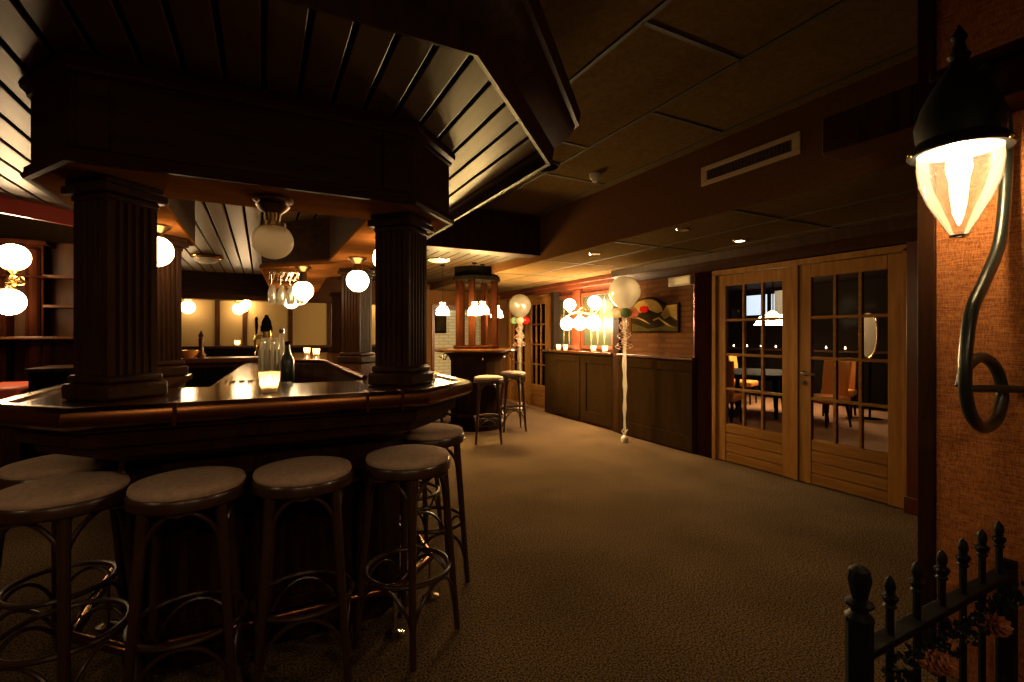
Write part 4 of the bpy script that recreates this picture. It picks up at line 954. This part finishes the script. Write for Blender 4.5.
for k in range(4):
    a = PI / 4 + PI / 2 * k; MB().tube([(.55 * math.cos(a), .55 * math.sin(a), .001), (.52 * math.cos(a), .52 * math.sin(a), .72)], [.03, .045], 10).build('leg', M['black'], tb)
MB().torus((0, 0, .68), .5, .035, 30).build('apron', M['black'], tb)
om = thing('oval_mirror', 'oval wall mirror with slim pale rim beyond the glazed doors', 'mirror', (10.5, 0, 0))
ox, oy, oz = 9.0, 4.37, 1.40
om.location = (ox, oy, oz); om.rotation_euler = (0, 0, math.radians(-14))
S = Matrix.Rotation(PI / 2, 3, 'Y') @ Matrix.Diagonal(Vector((1.28, .54, 1))).to_3x3()
MB().lathe([(.0001, -.01), (.29, -.01), (.29, .01), (.0001, .01)], n=36, M=S, caps=False).build('mirror_glass', M['mirror'], om)
MB().torus((0, 0, 0), .295, .014, 40, 8, S).build('rim', M['brass'], om)
MB().tube([(.03, 0, -1.418), (.03, 0, -.40)], .018).lathe([(.0001, 0), (.2, 0), (.18, .02), (.0001, .03)], (.03, 0, -1.418), 20, caps=False).build('stand', M['black'], om)
sb = thing('side_board', 'black sideboard against the far wall beyond the glazed doors', 'sideboard', (10.3, 4.0, 0))
MB().box(10.05, 10.58, 1.6, 8.8, .06, 1.05).build('body', M['black'], sb, world=True)
MB().box(10.02, 10.59, 1.55, 8.85, 1.05, 1.09).build('top', M['wood'], sb, bevel=.005, world=True)
b = MB()
for y in (1.7, 4, 6.4, 8.6): b.box(10.1, 10.15, y, y + .05, 0, .06).box(10.5, 10.55, y, y + .05, 0, .06)
b.build('foot', M['black'], sb, world=True)
b = MB()
wn = place_struct('window_3', (10.6, 7.2, 2.1), 'bluish daylight window with white curtain beyond the glazed doors', 'window')
MB().box(10.585, 10.598, 6.62, 7.9, 1.88, 2.36).build('pane', M['daylight'], wn, world=True)
MB().box(10.55, 10.6, 6.58, 6.63, 1.84, 2.40).box(10.55, 10.6, 7.88, 7.93, 1.84, 2.40).box(10.55, 10.6, 7.17, 7.25, 1.84, 2.40).box(10.55, 10.6, 6.58, 7.93, 2.36, 2.40).box(10.55, 10.6, 6.58, 7.93, 1.84, 1.88).build('window_frame', M['black'], wn, world=True)
b = MB(); n = 40
vs = []
for i in range(n + 1):
    y = 6.55 + .5 * i / n; x = 10.52 + .012 * math.sin(i * 1.6)
    vs += [(x, y, 1.86), (x, y, 2.42), (x + .003, y, 1.86), (x + .003, y, 2.42)]
fs = [(4 * i, 4 * i + 1, 4 * i + 5, 4 * i + 4) for i in range(n)] + [(4 * i + 2, 4 * i + 6, 4 * i + 7, 4 * i + 3) for i in range(n)]
MB().add(vs, fs).build('curtain', M['curtain'], wn, world=True, angle=80)
hl = thing('hanging_lamp', 'wide white lit lampshade above the dark table beyond the doors', 'lamp', (8.85, 5.95, 2.5))
MB().lathe([(.34, -.90), (.24, -.74), (.10, -.70), (.0001, -.70)], n=30, caps=False).build('shade', emit('lit_lamp_shade', (1, .72, .40), 45), hl)
MB().tube([(0, 0, 0), (0, 0, -.70)], .006, 6).build('cord', M['black'], hl)
def added_spot(x, y, label):  # ceiling spots added to brighten the room behind the doors
    t = thing('downlight', label, 'ceiling light', (x, y, 2.5), group='added ceiling spots of the room beyond')
    MB().lathe([(.05, -.012), (.07, -.008), (.073, 0), (.05, 0), (.05, -.012)], n=20, caps=False).build('rim', M['chrome'], t)
    MB().lathe([(.0001, -.004), (.05, -.004), (.05, 0), (.0001, 0)], n=16, caps=False).build('lens', M['addedspot'], t)
added_spot(7.0, 3.4, 'added lit ceiling spot over the chair near the oval mirror, beyond the glazed doors')
added_spot(6.6, 5.4, 'added lit ceiling spot over the near end of the dark table, beyond the glazed doors')
added_spot(8.9, 3.2, 'added lit ceiling spot over the rust carpet beyond the glazed doors')
def ball(loc, label):
    t = thing('wall_globe', label, 'lamp', loc, group='globes of the room beyond')
    MB().sphere((0, 0, 0), .10, 18, 10).build('globe', emit('dim_amber_globe', (1, .55, .25), 5), t)
    MB().tube([(0, 0, .09), (0, 0, 2.5 - loc[2])], .006, 6).build('cord', M['black'], t)
ball((8.2, 3.55, 1.78), 'amber globe left of the oval mirror beyond the glazed doors')
ball((7.6, 2.60, 1.80), 'amber globe right of the oval mirror beyond the glazed doors')
ball((8.3, 5.6, 1.75), 'amber globe in front of the wide lampshade beyond the glazed doors')
for k in range(10):
    y = 5.0 + k * .36
    t = thing('tea_light', 'tiny lit tea light in the row on the black sideboard', 'candle', (10.2, y, 1.091), group='tea lights on the sideboard')
    MB().lathe([(.0001, 0), (.03, 0), (.03, .03), (.0001, .03)], n=10, caps=False).build('cup', M['chrome'], t)
    MB().lathe([(.0001, .03), (.015, .04), (.012, .06), (.0001, .085)], n=8, caps=False).build('flame', M['spot'], t)

# ------------------------------------------------------------------ camera, world, view
cam = bpy.data.cameras.new('camera'); co = bpy.data.objects.new('camera', cam); C.objects.link(co)
co.location = (0, 0, 1.4); co.rotation_euler = (PI / 2, 0, -math.atan(250 / 480))
cam.lens = 480 / 1024 * 36; cam.sensor_width = 36; cam.shift_y = -6 / 1024; cam.clip_start = .05
sc_ = bpy.context.scene; sc_.camera = co
w = bpy.data.worlds.new('world'); sc_.world = w; w.use_nodes = True
w.node_tree.nodes['Background'].inputs[0].default_value = (.02, .014, .008, 1); w.node_tree.nodes['Background'].inputs[1].default_value = .2
vs_ = sc_.view_settings; vs_.view_transform = 'Standard'; vs_.look = 'None'; vs_.gamma = 1; vs_.use_curve_mapping = False
vs_.exposure = -0.05
sc_.cycles.use_denoising = True; sc_.cycles.use_light_tree = True
sc_.cycles.max_bounces = 8; sc_.cycles.diffuse_bounces = 4; sc_.cycles.glossy_bounces = 4; sc_.cycles.transparent_max_bounces = 16
sc_.cycles.sample_clamp_indirect = 4; sc_.cycles.caustics_reflective = False; sc_.cycles.caustics_refractive = False
